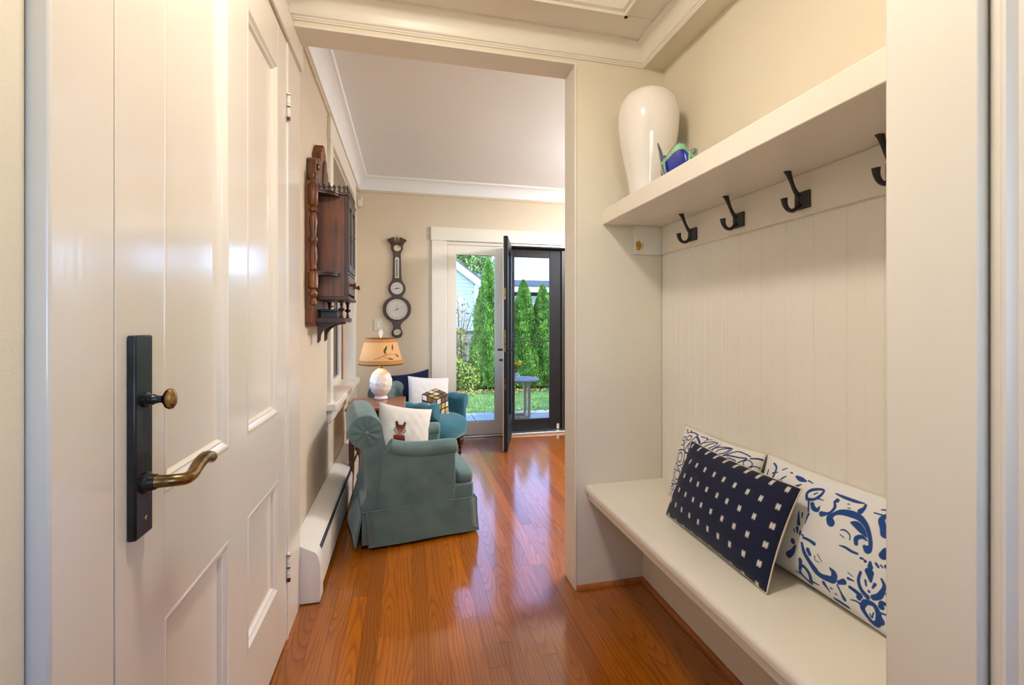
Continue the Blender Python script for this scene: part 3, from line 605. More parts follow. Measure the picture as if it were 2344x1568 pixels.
for yk in (2.525, 2.715): cobj(MB().lathe([(0.008, 0), (0.009, 0.003), (0.006, 0.008), (0.006, 0.014), (0.013, 0.022), (0.0135, 0.027), (0.010, 0.031), (0.001, 0.033)], (XF+0.004, yk, 1.402), 16, 'x'), 'drawer_knob', 'mwood', dw)
# gallery pickets along top near, far and front edges
def picket(x, y, along):
    w_ = 0.0105; p = [(-w_*0.55, 0), (w_*0.55, 0), (w_*0.6, 0.012), (w_*0.35, 0.017), (w_, 0.026), (0, 0.042), (-w_, 0.026), (-w_*0.35, 0.017), (-w_*0.6, 0.012)]
    m_ = MB()
    if along == 'x': m_.prism([(x+a, CZ1+0.003+b) for a, b in p], y-0.003, y+0.003, 'y')
    else: m_.prism([(y+a, CZ1+0.003+b) for a, b in p], x-0.003, x+0.003, 'x')
    return m_
for k in range(6):
    for y in (CY0+0.006, CY1-0.006): cobj(picket(XB+0.014+k*0.0245, y, 'x'), 'gallery_picket', 'dwood')
for k in range(13): cobj(picket(XF-0.002, CY0+0.012+k*0.0255, 'y'), 'gallery_picket', 'dwood')
# half round corner shelves beside the body
def quarter(y, s, z):
    P = [(XB, y), (XB+0.118, y)]+[(XB+0.118*math.cos(a), y-s*0.078*math.sin(a)) for a in [k/10*PI/2 for k in range(1, 11)]]
    m_ = MB()
    for sc_, z0, z1 in ((1.0, z, z+0.006), (0.94, z-0.006, z), (0.99, z-0.012, z-0.006)):
        m_.prism([(XB+(px_-XB)*sc_, y+(py_-y)*sc_) for px_, py_ in P], z0, z1, 'z')
    return m_
for s, y in ((1, CY0), (-1, CY1)):
    for z in (1.452, 1.858): cobj(quarter(y, s, z), 'corner_shelf', 'dwood')
# turned half columns on the outer edges
sp_ = [(0.004, 0), (0.016, 0.004), (0.019, 0.016), (0.014, 0.030), (0.010, 0.036), (0.020, 0.048), (0.022, 0.060), (0.014, 0.072), (0.012, 0.078), (0.024, 0.086), (0.024, 0.158), (0.014, 0.168), (0.020, 0.176), (0.014, 0.186), (0.016, 0.200), (0.021, 0.235), (0.017, 0.275), (0.014, 0.300), (0.022, 0.312), (0.022, 0.326), (0.014, 0.338), (0.017, 0.370), (0.021, 0.410), (0.016, 0.440), (0.013, 0.452), (0.022, 0.462), (0.020, 0.474), (0.014, 0.484), (0.024, 0.494), (0.024, 0.590), (0.013, 0.600), (0.012, 0.608), (0.020, 0.620), (0.022, 0.634), (0.017, 0.650), (0.006, 0.660)]
for y in (2.372, 2.868): cobj(MB().lathe(sp_, (XB+0.004, y, 1.288), 18), 'turned_column', 'mwood', smooth=50)
# lower shelf, posts and brackets
cobj(MB().prism([(XB-0.002, 1.205), (XF-0.02, 1.205), (XF-0.014, 1.212), (XF-0.018, 1.217), (XF-0.012, 1.228), (XB-0.002, 1.228)], 2.475, 2.765), 'lower_shelf', 'dwood')
pp = [(0.010, 0), (0.011, 0.006), (0.006, 0.012), (0.008, 0.02), (0.004, 0.030), (0.006, 0.036), (0.016, 0.044), (0.017, 0.050), (0.008, 0.058), (0.005, 0.066), (0.010, 0.074), (0.006, 0.080), (0.011, 0.088), (0.013, 0.100)]
for x, y in ((XF-0.035, 2.495), (XF-0.035, 2.745), (XB+0.02, 2.745), (XB+0.02, 2.495)):
    if x < -0.4 and y < 2.6: continue
    cobj(MB().lathe([(r, h*0.92) for r, h in pp], (x, y, 1.228), 14), 'turned_post', 'dwood', smooth=50)
bp_ = [(XB-0.003, 1.205), (XF-0.04, 1.205), (XF-0.045, 1.196)]+[(XB+0.012+0.098*(1-math.sin(a)), 1.196-0.072*(1-math.cos(a))) for a in [k/8*PI/2 for k in range(9)]]+[(XB+0.012, 1.112), (XB+0.006, 1.104), (XB+0.001, 1.098), (XB-0.003, 1.098)]
for y in (2.52, 2.72): cobj(MB().prism(bp_, y-0.009, y+0.009), 'bracket', 'dwood')
bx = thing('small_box', (-0.405, 2.61, 1.2285), 0.0, label='small black lidded box on the lower cabinet shelf', cat='box')
box(-0.04, 0.04, -0.075, 0.075, 0, 0.032).obj('box_body', 'blackmatte', bx, bevel=0.002); box(-0.042, 0.042, -0.077, 0.077, 0.032, 0.046).obj('box_lid', 'bronze', bx, bevel=0.002)

# ---------------------------------------------------------------- barometer on the far wall
bm_ = thing('barometer', (-0.103, YF, 1.054), label='dark mahogany banjo barometer with silver dials on the far wall', cat='barometer')
BS = 1.0
bh_ = [(0.0, 0.0), (0.030, 0.006), (0.050, 0.028), (0.054, 0.055), (0.044, 0.080), (0.036, 0.105), (0.040, 0.135), (0.062, 0.165), (0.100, 0.195), (0.128, 0.235), (0.138, 0.285), (0.130, 0.335), (0.105, 0.375), (0.070, 0.400), (0.048, 0.415), (0.055, 0.430), (0.076, 0.460), (0.083, 0.495), (0.076, 0.530), (0.056, 0.565), (0.045, 0.600), (0.040, 0.700), (0.038, 0.800), (0.038, 0.850), (0.050, 0.880), (0.058, 0.895), (0.058, 0.950)]
lft = smooth_curve([(-a, b) for a, b in bh_], 4); out = lft+[(-a, b) for a, b in lft[::-1][:-1]]
MB().prism(out, -0.030, -0.0005, 'y').obj('case', 'dwood', bm_, bevel=0.004)
for s in (-1, 1):
    MB().prism([(s*0.058, 0.945), (s*0.094, 0.978), (s*0.092, 0.985), (s*0.026, 1.012), (s*0.028, 0.985), (s*0.020, 0.962), (s*0.006, 0.955), (s*0.004, 0.945)], -0.042, -0.0005, 'y').obj('pediment', 'dwood', bm_, bevel=0.002)
MB().box(-0.066, 0.066, -0.038, -0.0005, 0.938, 0.950).obj('cornice', 'dwood', bm_, bevel=0.002)
MB().lathe([(0.012, 0.955), (0.013, 0.968), (0.005, 0.978), (0.008, 0.995), (0.004, 1.012), (0.001, 1.03)], (0, -0.02, 0), 12).obj('finial', 'brassold', bm_)
MT['dial'] = mat('silvered_dial', (0.62, 0.60, 0.56), 0.35, 0.04, (40, 40, 40))
MT['ink'] = mat('black_ink', (0.03, 0.025, 0.02), 0.6)
def dial(z, r, bez, m, hands, ticks):
    dl_ = MB().lathe([(r, -0.031), (r, -0.033), (0.001, -0.033)], (0, 0, z), 40, 'y').obj('dial', 'dial', bm_)
    MB().lathe([(r, -0.030), (r+bez, -0.030), (r+bez*0.8, -0.038), (r+bez*0.3, -0.040), (r, -0.036)], (0, 0, z), 40, 'y', caps=False).obj('bezel', m, dl_)
    tk = MB()
    for k in range(ticks):
        a = (k/ticks)*2*PI; ca, sa = math.sin(a), math.cos(a); r0, r1 = r*(0.74 if k % 5 == 0 else 0.84), r*0.92; ww = r*0.012
        tk.add([(ca*r0-sa*ww, -0.0336, z+sa*r0+ca*ww), (ca*r0+sa*ww, -0.0336, z+sa*r0-ca*ww), (ca*r1+sa*ww, -0.0336, z+sa*r1-ca*ww), (ca*r1-sa*ww, -0.0336, z+sa*r1+ca*ww)], [(0, 1, 2, 3)])
    if ticks: tk.obj('scale_marks', 'ink', dl_, smooth=0)['kind'] = 'stuff'
    for a, L, w_, mm in hands:
        a = math.radians(a); c_, s_ = math.sin(a), math.cos(a); h = MB()
        h.add([(-c_*L*0.3+s_*w_, -0.035, z-s_*L*0.3-c_*w_), (-c_*L*0.3-s_*w_, -0.035, z-s_*L*0.3+c_*w_), (c_*L-s_*w_*0.3, -0.035, z+s_*L+c_*w_*0.3), (c_*L+s_*w_*0.3, -0.035, z+s_*L-c_*w_*0.3)], [(0, 1, 2, 3)]); h.obj('hand', mm, dl_, smooth=0)
    MB().lathe([(r*0.05, -0.034), (r*0.05, -0.037), (0.001, -0.038)], (0, 0, z), 12, 'y').obj('pin', 'brassold', dl_)
dial(0.285, 0.105, 0.008, 'dwood', [(68, 0.086, 0.0022, 'ink'), (2, 0.05, 0.003, 'brassold'), (248, 0.055, 0.002, 'ink')], 60)
dial(0.497, 0.062, 0.005, 'dwood', [(255, 0.04, 0.004, 'ink'), (92, 0.03, 0.004, 'ink')], 12)
dial(0.900, 0.028, 0.009, 'brass', [(20, 0.016, 0.0015, 'ink')], 12)
dial(0.056, 0.028, 0.009, 'brass', [(88, 0.018, 0.0022, 'ink'), (268, 0.018, 0.0022, 'ink')], 12)
tp = [(-0.020, 0.600), (0.020, 0.600), (0.020, 0.790)]+[(0.020*math.cos(a), 0.790+0.020*math.sin(a)) for a in [k/8*PI for k in range(1, 8)]]+[(-0.020, 0.790)]
th_ = MB().prism(tp, -0.034, -0.029, 'y').obj('thermometer', 'dial', bm_)
MB().tube([(0, -0.037, 0.61), (0, -0.037, 0.79)], 0.003, 8).obj('glass_tube', 'ink', th_)
tk = MB()
for k in range(18): tk.box(0.006, 0.013, -0.0345, -0.0338, 0.62+k*0.009, 0.6215+k*0.009).box(-0.013, -0.006, -0.0345, -0.0338, 0.62+k*0.009, 0.6215+k*0.009)
tk.obj('scale_marks', 'ink', th_, smooth=0)['kind'] = 'stuff'

# ---------------------------------------------------------------- sensor and switch
ss = thing('motion_sensor', (-0.461, YF, 2.402), label='small ivory motion sensor high in the room corner', cat='sensor')
MB().prism(rr(-0.026, 0.026, -0.052, 0.052, 0.014), -0.036, -0.0005, 'y').obj('housing', 'plastic', ss, bevel=0.008)
MB().prism(rr(-0.016, 0.016, -0.036, 0.012, 0.008), -0.040, -0.034, 'y').obj('lens', 'ceramic', ss, bevel=0.003)
MB().box(-0.004, 0.004, -0.040, -0.034, 0.026, 0.032).obj('indicator', 'ink', ss)
sw = thing('light_switch', (-0.286, YF, 1.187), label='ivory rocker light switch beside the barometer', cat='switch')
MB().prism(rr(-0.042, 0.042, -0.062, 0.062, 0.006), -0.007, -0.0005, 'y').obj('cover_plate', 'plastic', sw, bevel=0.002)
MB().prism([(-0.0165, -0.034), (0.0165, -0.034), (0.0165, 0.034), (-0.0165, 0.034)], -0.011, -0.006, 'y').obj('rocker', 'white', sw, bevel=0.002)
# ---------------------------------------------------------------- cushions
def paint_strokes(P, cols, strokes, col, soft=0.0006):
    """P: (n,2) metres on the cloth; strokes: flat lists of x,y,r in millimetres"""
    for L in strokes:
        q = np.array(L, float).reshape(-1, 3)/1000.0
        if len(q) > 2:
            q = np.array(smooth_curve([tuple(k) for k in q], 5))
        dmin = np.full(len(P), 9.0)
        if len(q) == 1: dmin = np.hypot(P[:, 0]-q[0, 0], P[:, 1]-q[0, 1])-q[0, 2]
        for a, b in zip(q[:-1], q[1:]):
            lo = np.minimum(a[:2], b[:2])-0.03; hi = np.maximum(a[:2], b[:2])+0.03
            ix = np.where((P[:, 0] > lo[0]) & (P[:, 0] < hi[0]) & (P[:, 1] > lo[1]) & (P[:, 1] < hi[1]))[0]
            if not len(ix): continue
            ab = b[:2]-a[:2]; L2 = max(1e-12, ab.dot(ab)); t_ = np.clip(((P[ix]-a[:2])@ab)/L2, 0, 1)
            dd_ = np.hypot(P[ix, 0]-a[0]-ab[0]*t_, P[ix, 1]-a[1]-ab[1]*t_)-(a[2]+(b[2]-a[2])*t_)
            dmin[ix] = np.minimum(dmin[ix], dd_)
        w_ = np.clip(0.5-dmin/(2*soft), 0, 1)[:, None]
        cols[:] = cols*(1-w_)+np.array(col)*w_
def paint_poly(P, cols, poly, col):
    x, y = P[:, 0], P[:, 1]; ins = np.zeros(len(P), bool); n = len(poly)
    for i in range(n):
        x1, y1 = poly[i]; x2, y2 = poly[(i+1) % n]
        if y1 == y2: continue
        c_ = ((y1 > y) != (y2 > y)) & (x < (x2-x1)*(y-y1)/(y2-y1)+x1); ins ^= c_
    cols[ins] = col
def pillow(name, w, h, T, loc, U, V, label, cat, painter=None, front=None, back=None, nu=60, nv=50, wr=0.0, seed=0, group=None, conc=0.05, kf=0.5, piping=None, roll=0.0, bf=1.0):
    """loc: middle of the bottom edge; U along the bottom, V up the cushion; the front looks along U x V"""
    U = Vector(U).normalized(); V = Vector(V); V = (V-U*V.dot(U)).normalized(); N = U.cross(V)
    root = thing(name, loc, label=label, cat=cat, group=group)
    rg = np.random.default_rng(seed)
    R3 = Matrix((U, V, N)).transposed().to_4x4()
    if roll: R3 = R3 @ Matrix.Rotation(roll, 4, 'Z')
    ph = rg.uniform(0, 6.28, 12); fr = rg.uniform(6, 22, 12); th = rg.uniform(0, PI, 12)
    def surf(side, nu, nv):
        s_, t_ = np.meshgrid(np.linspace(-1, 1, nu+1), np.linspace(-1, 1, nv+1), indexing='ij')
        # crowd the samples a little towards the rim
        X = w/2*(s_-conc*s_*np.abs(s_)*(1-t_**2)); Y = h/2+h/2*(t_-conc*1.2*t_*np.abs(t_)*(1-s_**2))
        prof = np.clip((1-np.abs(s_)**2.3), 0, 1)**kf*np.clip((1-np.abs(t_)**2.3), 0, 1)**kf
        Z = side*T/2*prof*(1.0 if side > 0 else bf)
        if wr:
            wv = sum(np.sin(fr[i]*(X/w*2*math.cos(th[i])+Y/h*2*math.sin(th[i]))+ph[i]) for i in range(12))/12
            Z = Z+side*wr*wv*prof**0.6
        return s_, t_, X, Y, Z
    for side, nm in ((1, 'front_cover'), (-1, 'back_cover')):
        a, b = (nu, nv) if side > 0 else (40, 30)
        s_, t_, X, Y, Z = surf(side, a, b); n0, n1 = X.shape
        vs = np.stack([X, Y, Z], -1).reshape(-1, 3); idx = np.arange(n0*n1).reshape(n0, n1)
        f = np.stack([idx[:-1, :-1], idx[1:, :-1], idx[1:, 1:], idx[:-1, 1:]], -1).reshape(-1, 4)
        if side < 0: f = f[:, ::-1]
        me = bpy.data.meshes.new(nm); me.from_pydata(vs.tolist(), [], f.tolist()); me.shade_smooth()
        m = front if side > 0 else (back or front); me.materials.append(MT[m])
        if m == 'print':
            P = np.stack([X-0.0, Y], -1).reshape(-1, 2); cols = np.ones((len(P), 3))*0.75
            painter(P, cols, side)
            ca = me.color_attributes.new('print', 'FLOAT_COLOR', 'POINT'); ca.data.foreach_set('color', np.concatenate([cols, np.ones((len(P), 1))], 1).astype(np.float32).ravel())
        o = bpy.data.objects.new(nm, me); COL.objects.link(o); o.parent = root; o.matrix_local = R3
    # seam all round
    ring = []
    for k in range(4):
        for q in range(24):
            a = -1+2*q/24; s1, t1 = [(a, -1), (1, a), (-a, 1), (-1, -a)][k]
            ring.append((w/2*(s1-conc*s1*abs(s1)*(1-t1*t1)), h/2+h/2*(t1-conc*1.2*t1*abs(t1)*(1-s1*s1)), 0))
    ring.append(ring[0])
    o = MB().tube(ring, 0.0022, 6).obj('seam', piping or front if (piping or front) != 'print' else 'linen', root, smooth=60); o.matrix_local = R3
    return root
FLORAL = [[52,197,8.6,46,206,6.9,53,220,4.0,67,231,5.6,89,237,6.9,112,237,6.5,131,226,4.8,144,207,3.7,151,189,3.7,153,174,3.1,147,169,4.2,141,177,3.7],
[100,218,2.2,113,218,6.8,127,210,5.9,140,200,1.3],
[122,175,3.8,120,187,4.3,130,196,3.7,142,193,1.6],
[150,178,5.2],
[-12,111,3.0,-1,92,4.7,17,75,5.2,34,61,5.7,51,57,5.1,69,60,6.1,83,65,6.6,85,80,6.1,74,88,2.2],
[13,79,4.1,39,66,1.7],
[9,103,4.7,16,95,4.1],
[-42,103,6.1],
[-53,60,6.8,-39,76,5.5,-32,95,2.4],
[-33,228,3.7,-40,241,3.1,-33,254,3.7,-12,265,3.0,1,265,2.4,-1,249,3.6,-13,234,3.0,-29,228,3.7],
[-19,247,1.8,-12,254,1.5],
[-8,240,2.1,14,242,0.9],
[-24,222,2.7,-15,198,1.5],
[-41,187,1.2,-34,156,4.6],
[-30,187,2.1,-27,176,1.5],
[-12,193,2.4,-15,164,0.9],
[-44,136,1.8,-40,129,1.2],
[-35,143,3.7,-32,132,2.1],
[-23,138,2.7,-24,130,1.8],
[-13,132,1.8,-20,132,1.5],
[-11,127,2.7,6,128,3.0,23,126,3.8],
[-12,221,4.8,-4,212,5.4,8,212,4.1,10,222,1.8],
[22,207,5.8,40,217,2.6,48,236,3.2,41,250,2.3],
[46,255,4.6],
[33,270,1.5,58,269,3.1,87,270,3.1,106,273,1.4],
[111,270,2.7,112,262,3.3,108,252,5.5],
[164,272,2.1,156,253,5.2,165,236,6.2,171,223,7.2],
[182,189,5.1,179,175,6.6],
[81,190,1.1,91,194,1.7,104,189,1.4,107,177,1.1],
[83,179,1.1,93,176,1.1],
[87,153,1.1,101,155,2.5,116,153,2.7,130,154,2.1],
[139,148,2.4,144,149,1.8],
[149,146,2.9],
[159,149,2.3,161,139,4.7],
[170,152,2.3,175,147,2.3],
[179,153,1.5,183,150,1.3],
[188,155,3.0,192,151,2.3],
[161,126,7.5,166,108,2.6],
[144,117,2.4,142,97,2.9,150,79,3.6,163,70,4.6],
[185,124,2.0,192,110,3.0,187,87,5.0,175,75,4.6],
[156,104,2.1,159,94,1.8],
[175,106,2.8,172,96,1.8],
[166,84,2.6],
[159,55,5.2,153,39,4.7,164,24,4.1,176,17,4.6,186,26,5.5,187,44,5.0,178,59,4.1,166,59,4.6,159,55,4.6],
[190,33,7.5],
[184,21,4.5],
[169,35,1.3,173,29,1.5,177,42,1.3],
[125,70,3.2,137,68,3.7,148,64,4.7],
[145,57,4.7],
[127,42,1.1,140,46,1.6,153,44,2.6],
[98,66,3.8,110,75,5.4],
[119,88,2.7,132,89,1.3],
[117,101,1.1,129,98,0.8],
[95,58,2.2,103,46,2.2,110,34,4.3],
[-14,50,4.2,-17,33,3.6,-2,23,3.0,12,21,4.1,15,41,4.7,-1,54,3.5,-12,51,3.6],
[-13,65,5.1,-14,53,4.2],
[57,42,4.5,70,29,1.4],
[78,17,2.8,98,18,3.3,116,18,2.7],
[-32,28,1.5,-14,28,2.4],
[21,27,2.3,40,29,1.1],
[191,64,5.0,192,74,3.5,207,74,3.0],
[199,97,2.5],
[186,49,2.0,205,53,1.5,215,50,1.2],
[211,15,4.9,222,18,5.3],
[74,40,1.4,80,41,1.4],
[86,33,1.4,90,33,1.4],
[73,257,1.1,78,258,1.1],
[78,248,1.1,84,249,1.1],
[31,97,1.2,32,88,0.9,43,87,0.9],
[38,106,1.1,51,93,0.9],
[146,274,1.3,156,277,1.6,164,275,1.6],
[136,261,1.3,154,263,1.6],
[-202,285,2.2,-181,274,2.7,-177,242,3.3,-204,224,2.8,-211,259,2.2],
[-185,256,2.2,-167,264,1.6],
[-169,227,3.8,-143,240,6.4,-114,231,5.2],
[-98,274,2.6,-79,271,5.6,-61,271,2.0],
[-140,252,2.7,-130,263,1.6],
[-81,247,3.6,-69,258,1.5],
[-157,276,1.6,-147,285,1.6],
[-125,278,1.6,-117,278,1.6],
[-39,273,1.0,-56,275,2.0]]
GEO = [[-81,248,1.9,-105,254,1.9,-129,230,1.9,-118,216,1.9,-94,217,1.9],
[-115,275,2.2,-129,246,2.2,-140,218,2.2,-137,202,2.2,-106,203,2.2],
[-171,251,1.7,-171,245,1.7,-176,241,1.7,-183,239,1.7,-191,240,1.7,-195,245,1.7,-195,250,1.7,-190,254,1.7,-182,256,1.7,-175,255,1.7,-171,251,1.7],
[-137,262,1.7,-137,256,1.7,-143,251,1.7,-151,249,1.7,-160,250,1.7,-165,255,1.7,-165,261,1.7,-159,266,1.7,-151,268,1.7,-142,267,1.7,-137,262,1.7],
[-178,240,2.0,-150,210,1.9],
[-157,245,1.7,-167,225,1.7],
[-186,219,1.7,-166,224,1.7],
[-197,194,2.0,-158,205,1.9,-138,199,1.9,-128,154,1.9,-165,136,1.9],
[-186,181,2.0,-166,191,2.0,-149,182,1.9,-147,160,1.9,-165,153,1.9,-179,161,2.0,-186,181,2.0],
[-203,192,1.7,-192,158,1.7,-169,136,1.7],
[-169,120,2.0,-136,115,1.9,-139,92,1.9,-156,82,1.9,-184,94,2.0,-169,120,2.0],
[-168,133,1.7,-121,114,1.6,-130,81,1.6,-158,68,1.7,-200,90,1.7,-183,123,1.7],
[-180,42,1.7,-180,37,1.7,-184,33,1.7,-191,31,1.7,-198,31,1.7,-202,34,1.7,-202,39,1.7,-197,43,1.7,-191,46,1.7,-184,45,1.7,-180,42,1.7],
[-149,29,1.7,-149,24,1.7,-154,19,1.7,-162,16,1.7,-170,16,1.7,-174,20,1.7,-174,25,1.7,-169,31,1.7,-161,34,1.7,-154,33,1.7,-149,29,1.7],
[-181,66,1.7,-182,61,1.7,-186,57,1.7,-193,55,1.7,-199,55,1.7,-203,58,1.7,-203,63,1.7,-199,68,1.7,-192,70,1.7,-185,69,1.7,-181,66,1.7],
[-193,53,1.7,-149,65,1.7],
[-135,57,1.9,-114,62,1.9,-104,40,1.9,-119,27,1.9,-135,35,1.9,-135,57,1.9],
[-145,67,1.9,-148,44,1.9,-136,17,1.9,-105,17,1.9],
[-38,249,1.8,-15,271,1.8,1,280,1.8,7,273,1.8,-8,254,1.8,-31,240,1.8,-38,249,1.8],
[-60,259,1.6,-11,282,1.5],
[-59,248,1.8,-33,237,1.8,2,249,1.8,17,271,1.8],
[25,240,1.8,40,262,1.8,77,277,1.7,70,260,1.7,50,247,1.7,25,240,1.8],
[12,234,1.8,11,257,1.8,40,272,1.8,85,279,1.7,71,250,1.7,52,240,1.7,12,234,1.8],
[70,233,1.7,84,244,1.7,124,246,1.7,121,231,1.7],
[58,234,2.0,74,250,2.0,131,260,1.9,159,265,1.9,124,232,1.9],
[183,256,1.4,183,248,1.4,177,242,1.4,168,239,1.4,160,241,1.4,155,247,1.4,155,254,1.4,161,261,1.4,169,263,1.4,178,261,1.4,183,256,1.4],
[208,243,1.4,207,236,1.4,202,230,1.4,194,227,1.4,185,229,1.4,180,235,1.4,181,242,1.4,186,248,1.4,195,251,1.4,203,249,1.4,208,243,1.4],
[156,237,1.4,149,227,1.4],
[171,270,1.9,199,279,2.3,223,273,2.7,245,260,3.1,240,240,2.2,239,226,1.8],
[245,260,2.2,266,268,2.2,282,287,2.2],
[248,260,1.5,273,264,1.5],
[246,240,2.0,279,244,1.9],
[247,227,1.5,280,226,1.5],
[-200,287,1.7,-186,278,1.7],
[-175,287,1.4,-155,283,1.4],
[-184,274,1.7,-146,284,1.7,-112,280,1.6],
[-92,280,1.6,-73,282,1.6],
[-65,282,1.9,-50,277,1.8,-58,254,1.8],
[-50,277,1.3,-32,284,1.3],
[-115,275,2.7,-77,260,3.2,-52,242,2.6],
[22,278,1.8,24,263,1.8],
[83,256,1.7,111,277,1.7,144,279,1.6,168,276,1.6],
[-196,96,1.7,-191,140,1.7,-169,136,1.7],
[-131,198,1.9,-104,200,1.9,-122,167,1.9],
[-131,136,1.6,-116,144,1.6,-126,124,1.6],
[-117,85,1.6,-107,103,1.6],
[-205,20,1.7,-208,10,1.7],
[-147,47,1.1,-190,52,1.1]]
BLUE = (0.020, 0.068, 0.27)
def p_floral(P, c, side):
    c[:] = (0.79, 0.80, 0.82)
    if side > 0: paint_strokes(P, c, [[q*(1.28 if i % 3 == 2 else 1) for i, q in enumerate(L)] for L in FLORAL], BLUE)
def p_geo(P, c, side):
    c[:] = (0.80, 0.79, 0.76)
    if side > 0: paint_strokes(P-np.array([0.015, 0]), c, [[q*(1.3 if i % 3 == 2 else 1) for i, q in enumerate(L)] for L in GEO], (0.015, 0.035, 0.17))
def p_indigo(P, c, side):
    c[:] = (0.0105, 0.0145, 0.042)
    S_ = []
    for i in range(10):
        for j in range(6):
            x = (-0.228+0.0505*i)*1000; y = (0.006+0.0545*j)*1000 if j else 5.0
            jx = ((i*37+j*17) % 7-3)*0.5
            for k in (-1, 1): S_.append([x+jx+k*3.1, y-6.5, 2.2, x+jx+k*2.6, y, 2.6, x+jx+k*3.1, y+6.5, 2.2])
            if i > 5: S_.append([x+jx-2, y, 3.4, x+jx+2, y, 3.4])
    paint_strokes(P, c, S_, (0.66, 0.64, 0.60), 0.0012)
pillow('cushion', 0.45, 0.30, 0.115, (1.085, 1.50, 0.473), (0, -1, 0), (0.078, 0, 0.28), 'white cushion with thin navy honeycomb line print, farthest on the bench', 'cushion', p_geo, 'print', nu=300, nv=200, wr=0.003, seed=1, group='cushions on the bench', bf=0.15)
pillow('cushion', 0.50, 0.305, 0.125, (1.082, 1.015, 0.473), (0, -1, 0), (0.082, 0, 0.285), 'white cushion with bold blue scroll floral print, nearest on the bench', 'cushion', p_floral, 'print', nu=400, nv=250, wr=0.003, seed=2, group='cushions on the bench', bf=0.15, conc=0.035)
pillow('cushion', 0.515, 0.295, 0.105, (0.948, 1.283, 0.474), (-0.018, -0.497, 0), (0.105, 0, 0.262), 'dark indigo cushion with rows of white dashes leaning in front of the others', 'cushion', p_indigo, 'print', 'linen', nu=300, nv=180, wr=0.003, seed=3, group='cushions on the bench', conc=0.045, piping='linen')

# ---------------------------------------------------------------- grey teal armchair with skirt
ac = thing('armchair', (0.028, 2.805, 0), math.radians(8.5), label='grey teal velvet armchair with floor length skirt', cat='armchair')
HW = 0.265
# back with rolled top; section in local x,z
rc, rad = (-0.285, 0.622), 0.088
sec = [(-0.03, 0.20), (-0.10, 0.36), (-0.150, 0.47), (-0.185, 0.555)]
sec += [(rc[0]+rad*math.cos(math.radians(a)), rc[1]+rad*math.sin(math.radians(a))) for a in range(10, 250, 12)]
sec += [(-0.300, 0.52), (-0.288, 0.45), (-0.282, 0.36), (-0.286, 0.27), (-0.300, 0.195)]
secs = smooth_curve(sec, 2, closed=True)
cxs, czs = np.mean([p[0] for p in secs]), np.mean([p[1] for p in secs])
def back_fn(ys):
    m_ = MB(); n = len(secs); V_ = []; F_ = []
    for i, y in enumerate(ys):
        e = 0.985 if i in (0, len(ys)-1) else 1.0
        for (x, z) in secs:
            bow = 0.012*(1-(y/HW)**2)
            V_.append((cxs+(x-cxs)*e-bow*0.6*(z-0.2)*1.2, y, czs+(z-czs)*e+0.012*(1-(y/HW)**2)*(max(0, z-0.5)*4)))
    for i in range(len(ys)-1):
        for k in range(n): F_.append((i*n+k, i*n+(k+1) % n, (i+1)*n+(k+1) % n, (i+1)*n+k))
    F_ += [tuple(range(n)), tuple(range((len(ys)-1)*n, len(ys)*n))[::-1]]
    return m_.add(V_, F_)
back_fn([-HW]+[-HW+0.004]+list(np.linspace(-HW+0.03, HW-0.03, 9))+[HW-0.004, HW]).obj('backrest', 'velvet1', ac, smooth=50)
for s in (-1, 1):
    # pleated rosette closing the roll
    def ros(u, v, s=s):
        a = u*2*PI; r = rad*0.97*v; pl = 0.0035*math.sin(9*a)*math.sin(PI*min(1, v))
        return (rc[0]+r*math.cos(a), s*(HW+0.001+0.010*math.cos(v*PI/2)**0.8+pl), rc[1]+r*math.sin(a))
    ro = MB().grid(ros, 72, 10, cu=True).obj('roll_rosette', 'velvet1', ac, smooth=70)
    MB().lathe([(0.012, s*HW), (0.013, s*(HW+0.012)), (0.010, s*(HW+0.017)), (0.001, s*(HW+0.020))], (rc[0], 0, rc[1]), 16, 'y').obj('button', 'velvet1', ro, smooth=60)
    # arm side panel and padded arm
    y0, y1 = (HW-0.085, HW+0.007) if s > 0 else (-HW-0.007, -HW+0.085)
    P_ = [(-0.225, 0.198), (0.195, 0.198), (0.200, 0.30), (0.200, 0.475), (-0.02, 0.485), (-0.14, 0.505), (-0.205, 0.515)]
    MB().prism(P_, y0, y1, 'y').obj('arm_panel', 'velvet1', ac, bevel=0.008, seg=3)
    yc = s*(HW-0.036)
    ap = smooth_curve([(-0.165, yc, 0.530), (-0.12, yc, 0.512), (-0.04, yc, 0.497), (0.06, yc, 0.492), (0.14, yc, 0.494), (0.185, yc, 0.494), (0.203, yc, 0.493), (0.212, yc, 0.492)], 4)
    n_ = len(ap); ar = [0.052+0.006*math.sin(PI*i/n_) for i in range(n_)]
    for k, q in ((1, 0.35), (2, 0.72), (3, 0.88), (4, 0.96)): ar[-k] *= q
    MB().tube(ap, ar, 20, flat=((0, 0, 1), 0.78)).obj('arm_pad', 'velvet1', ac, smooth=60)
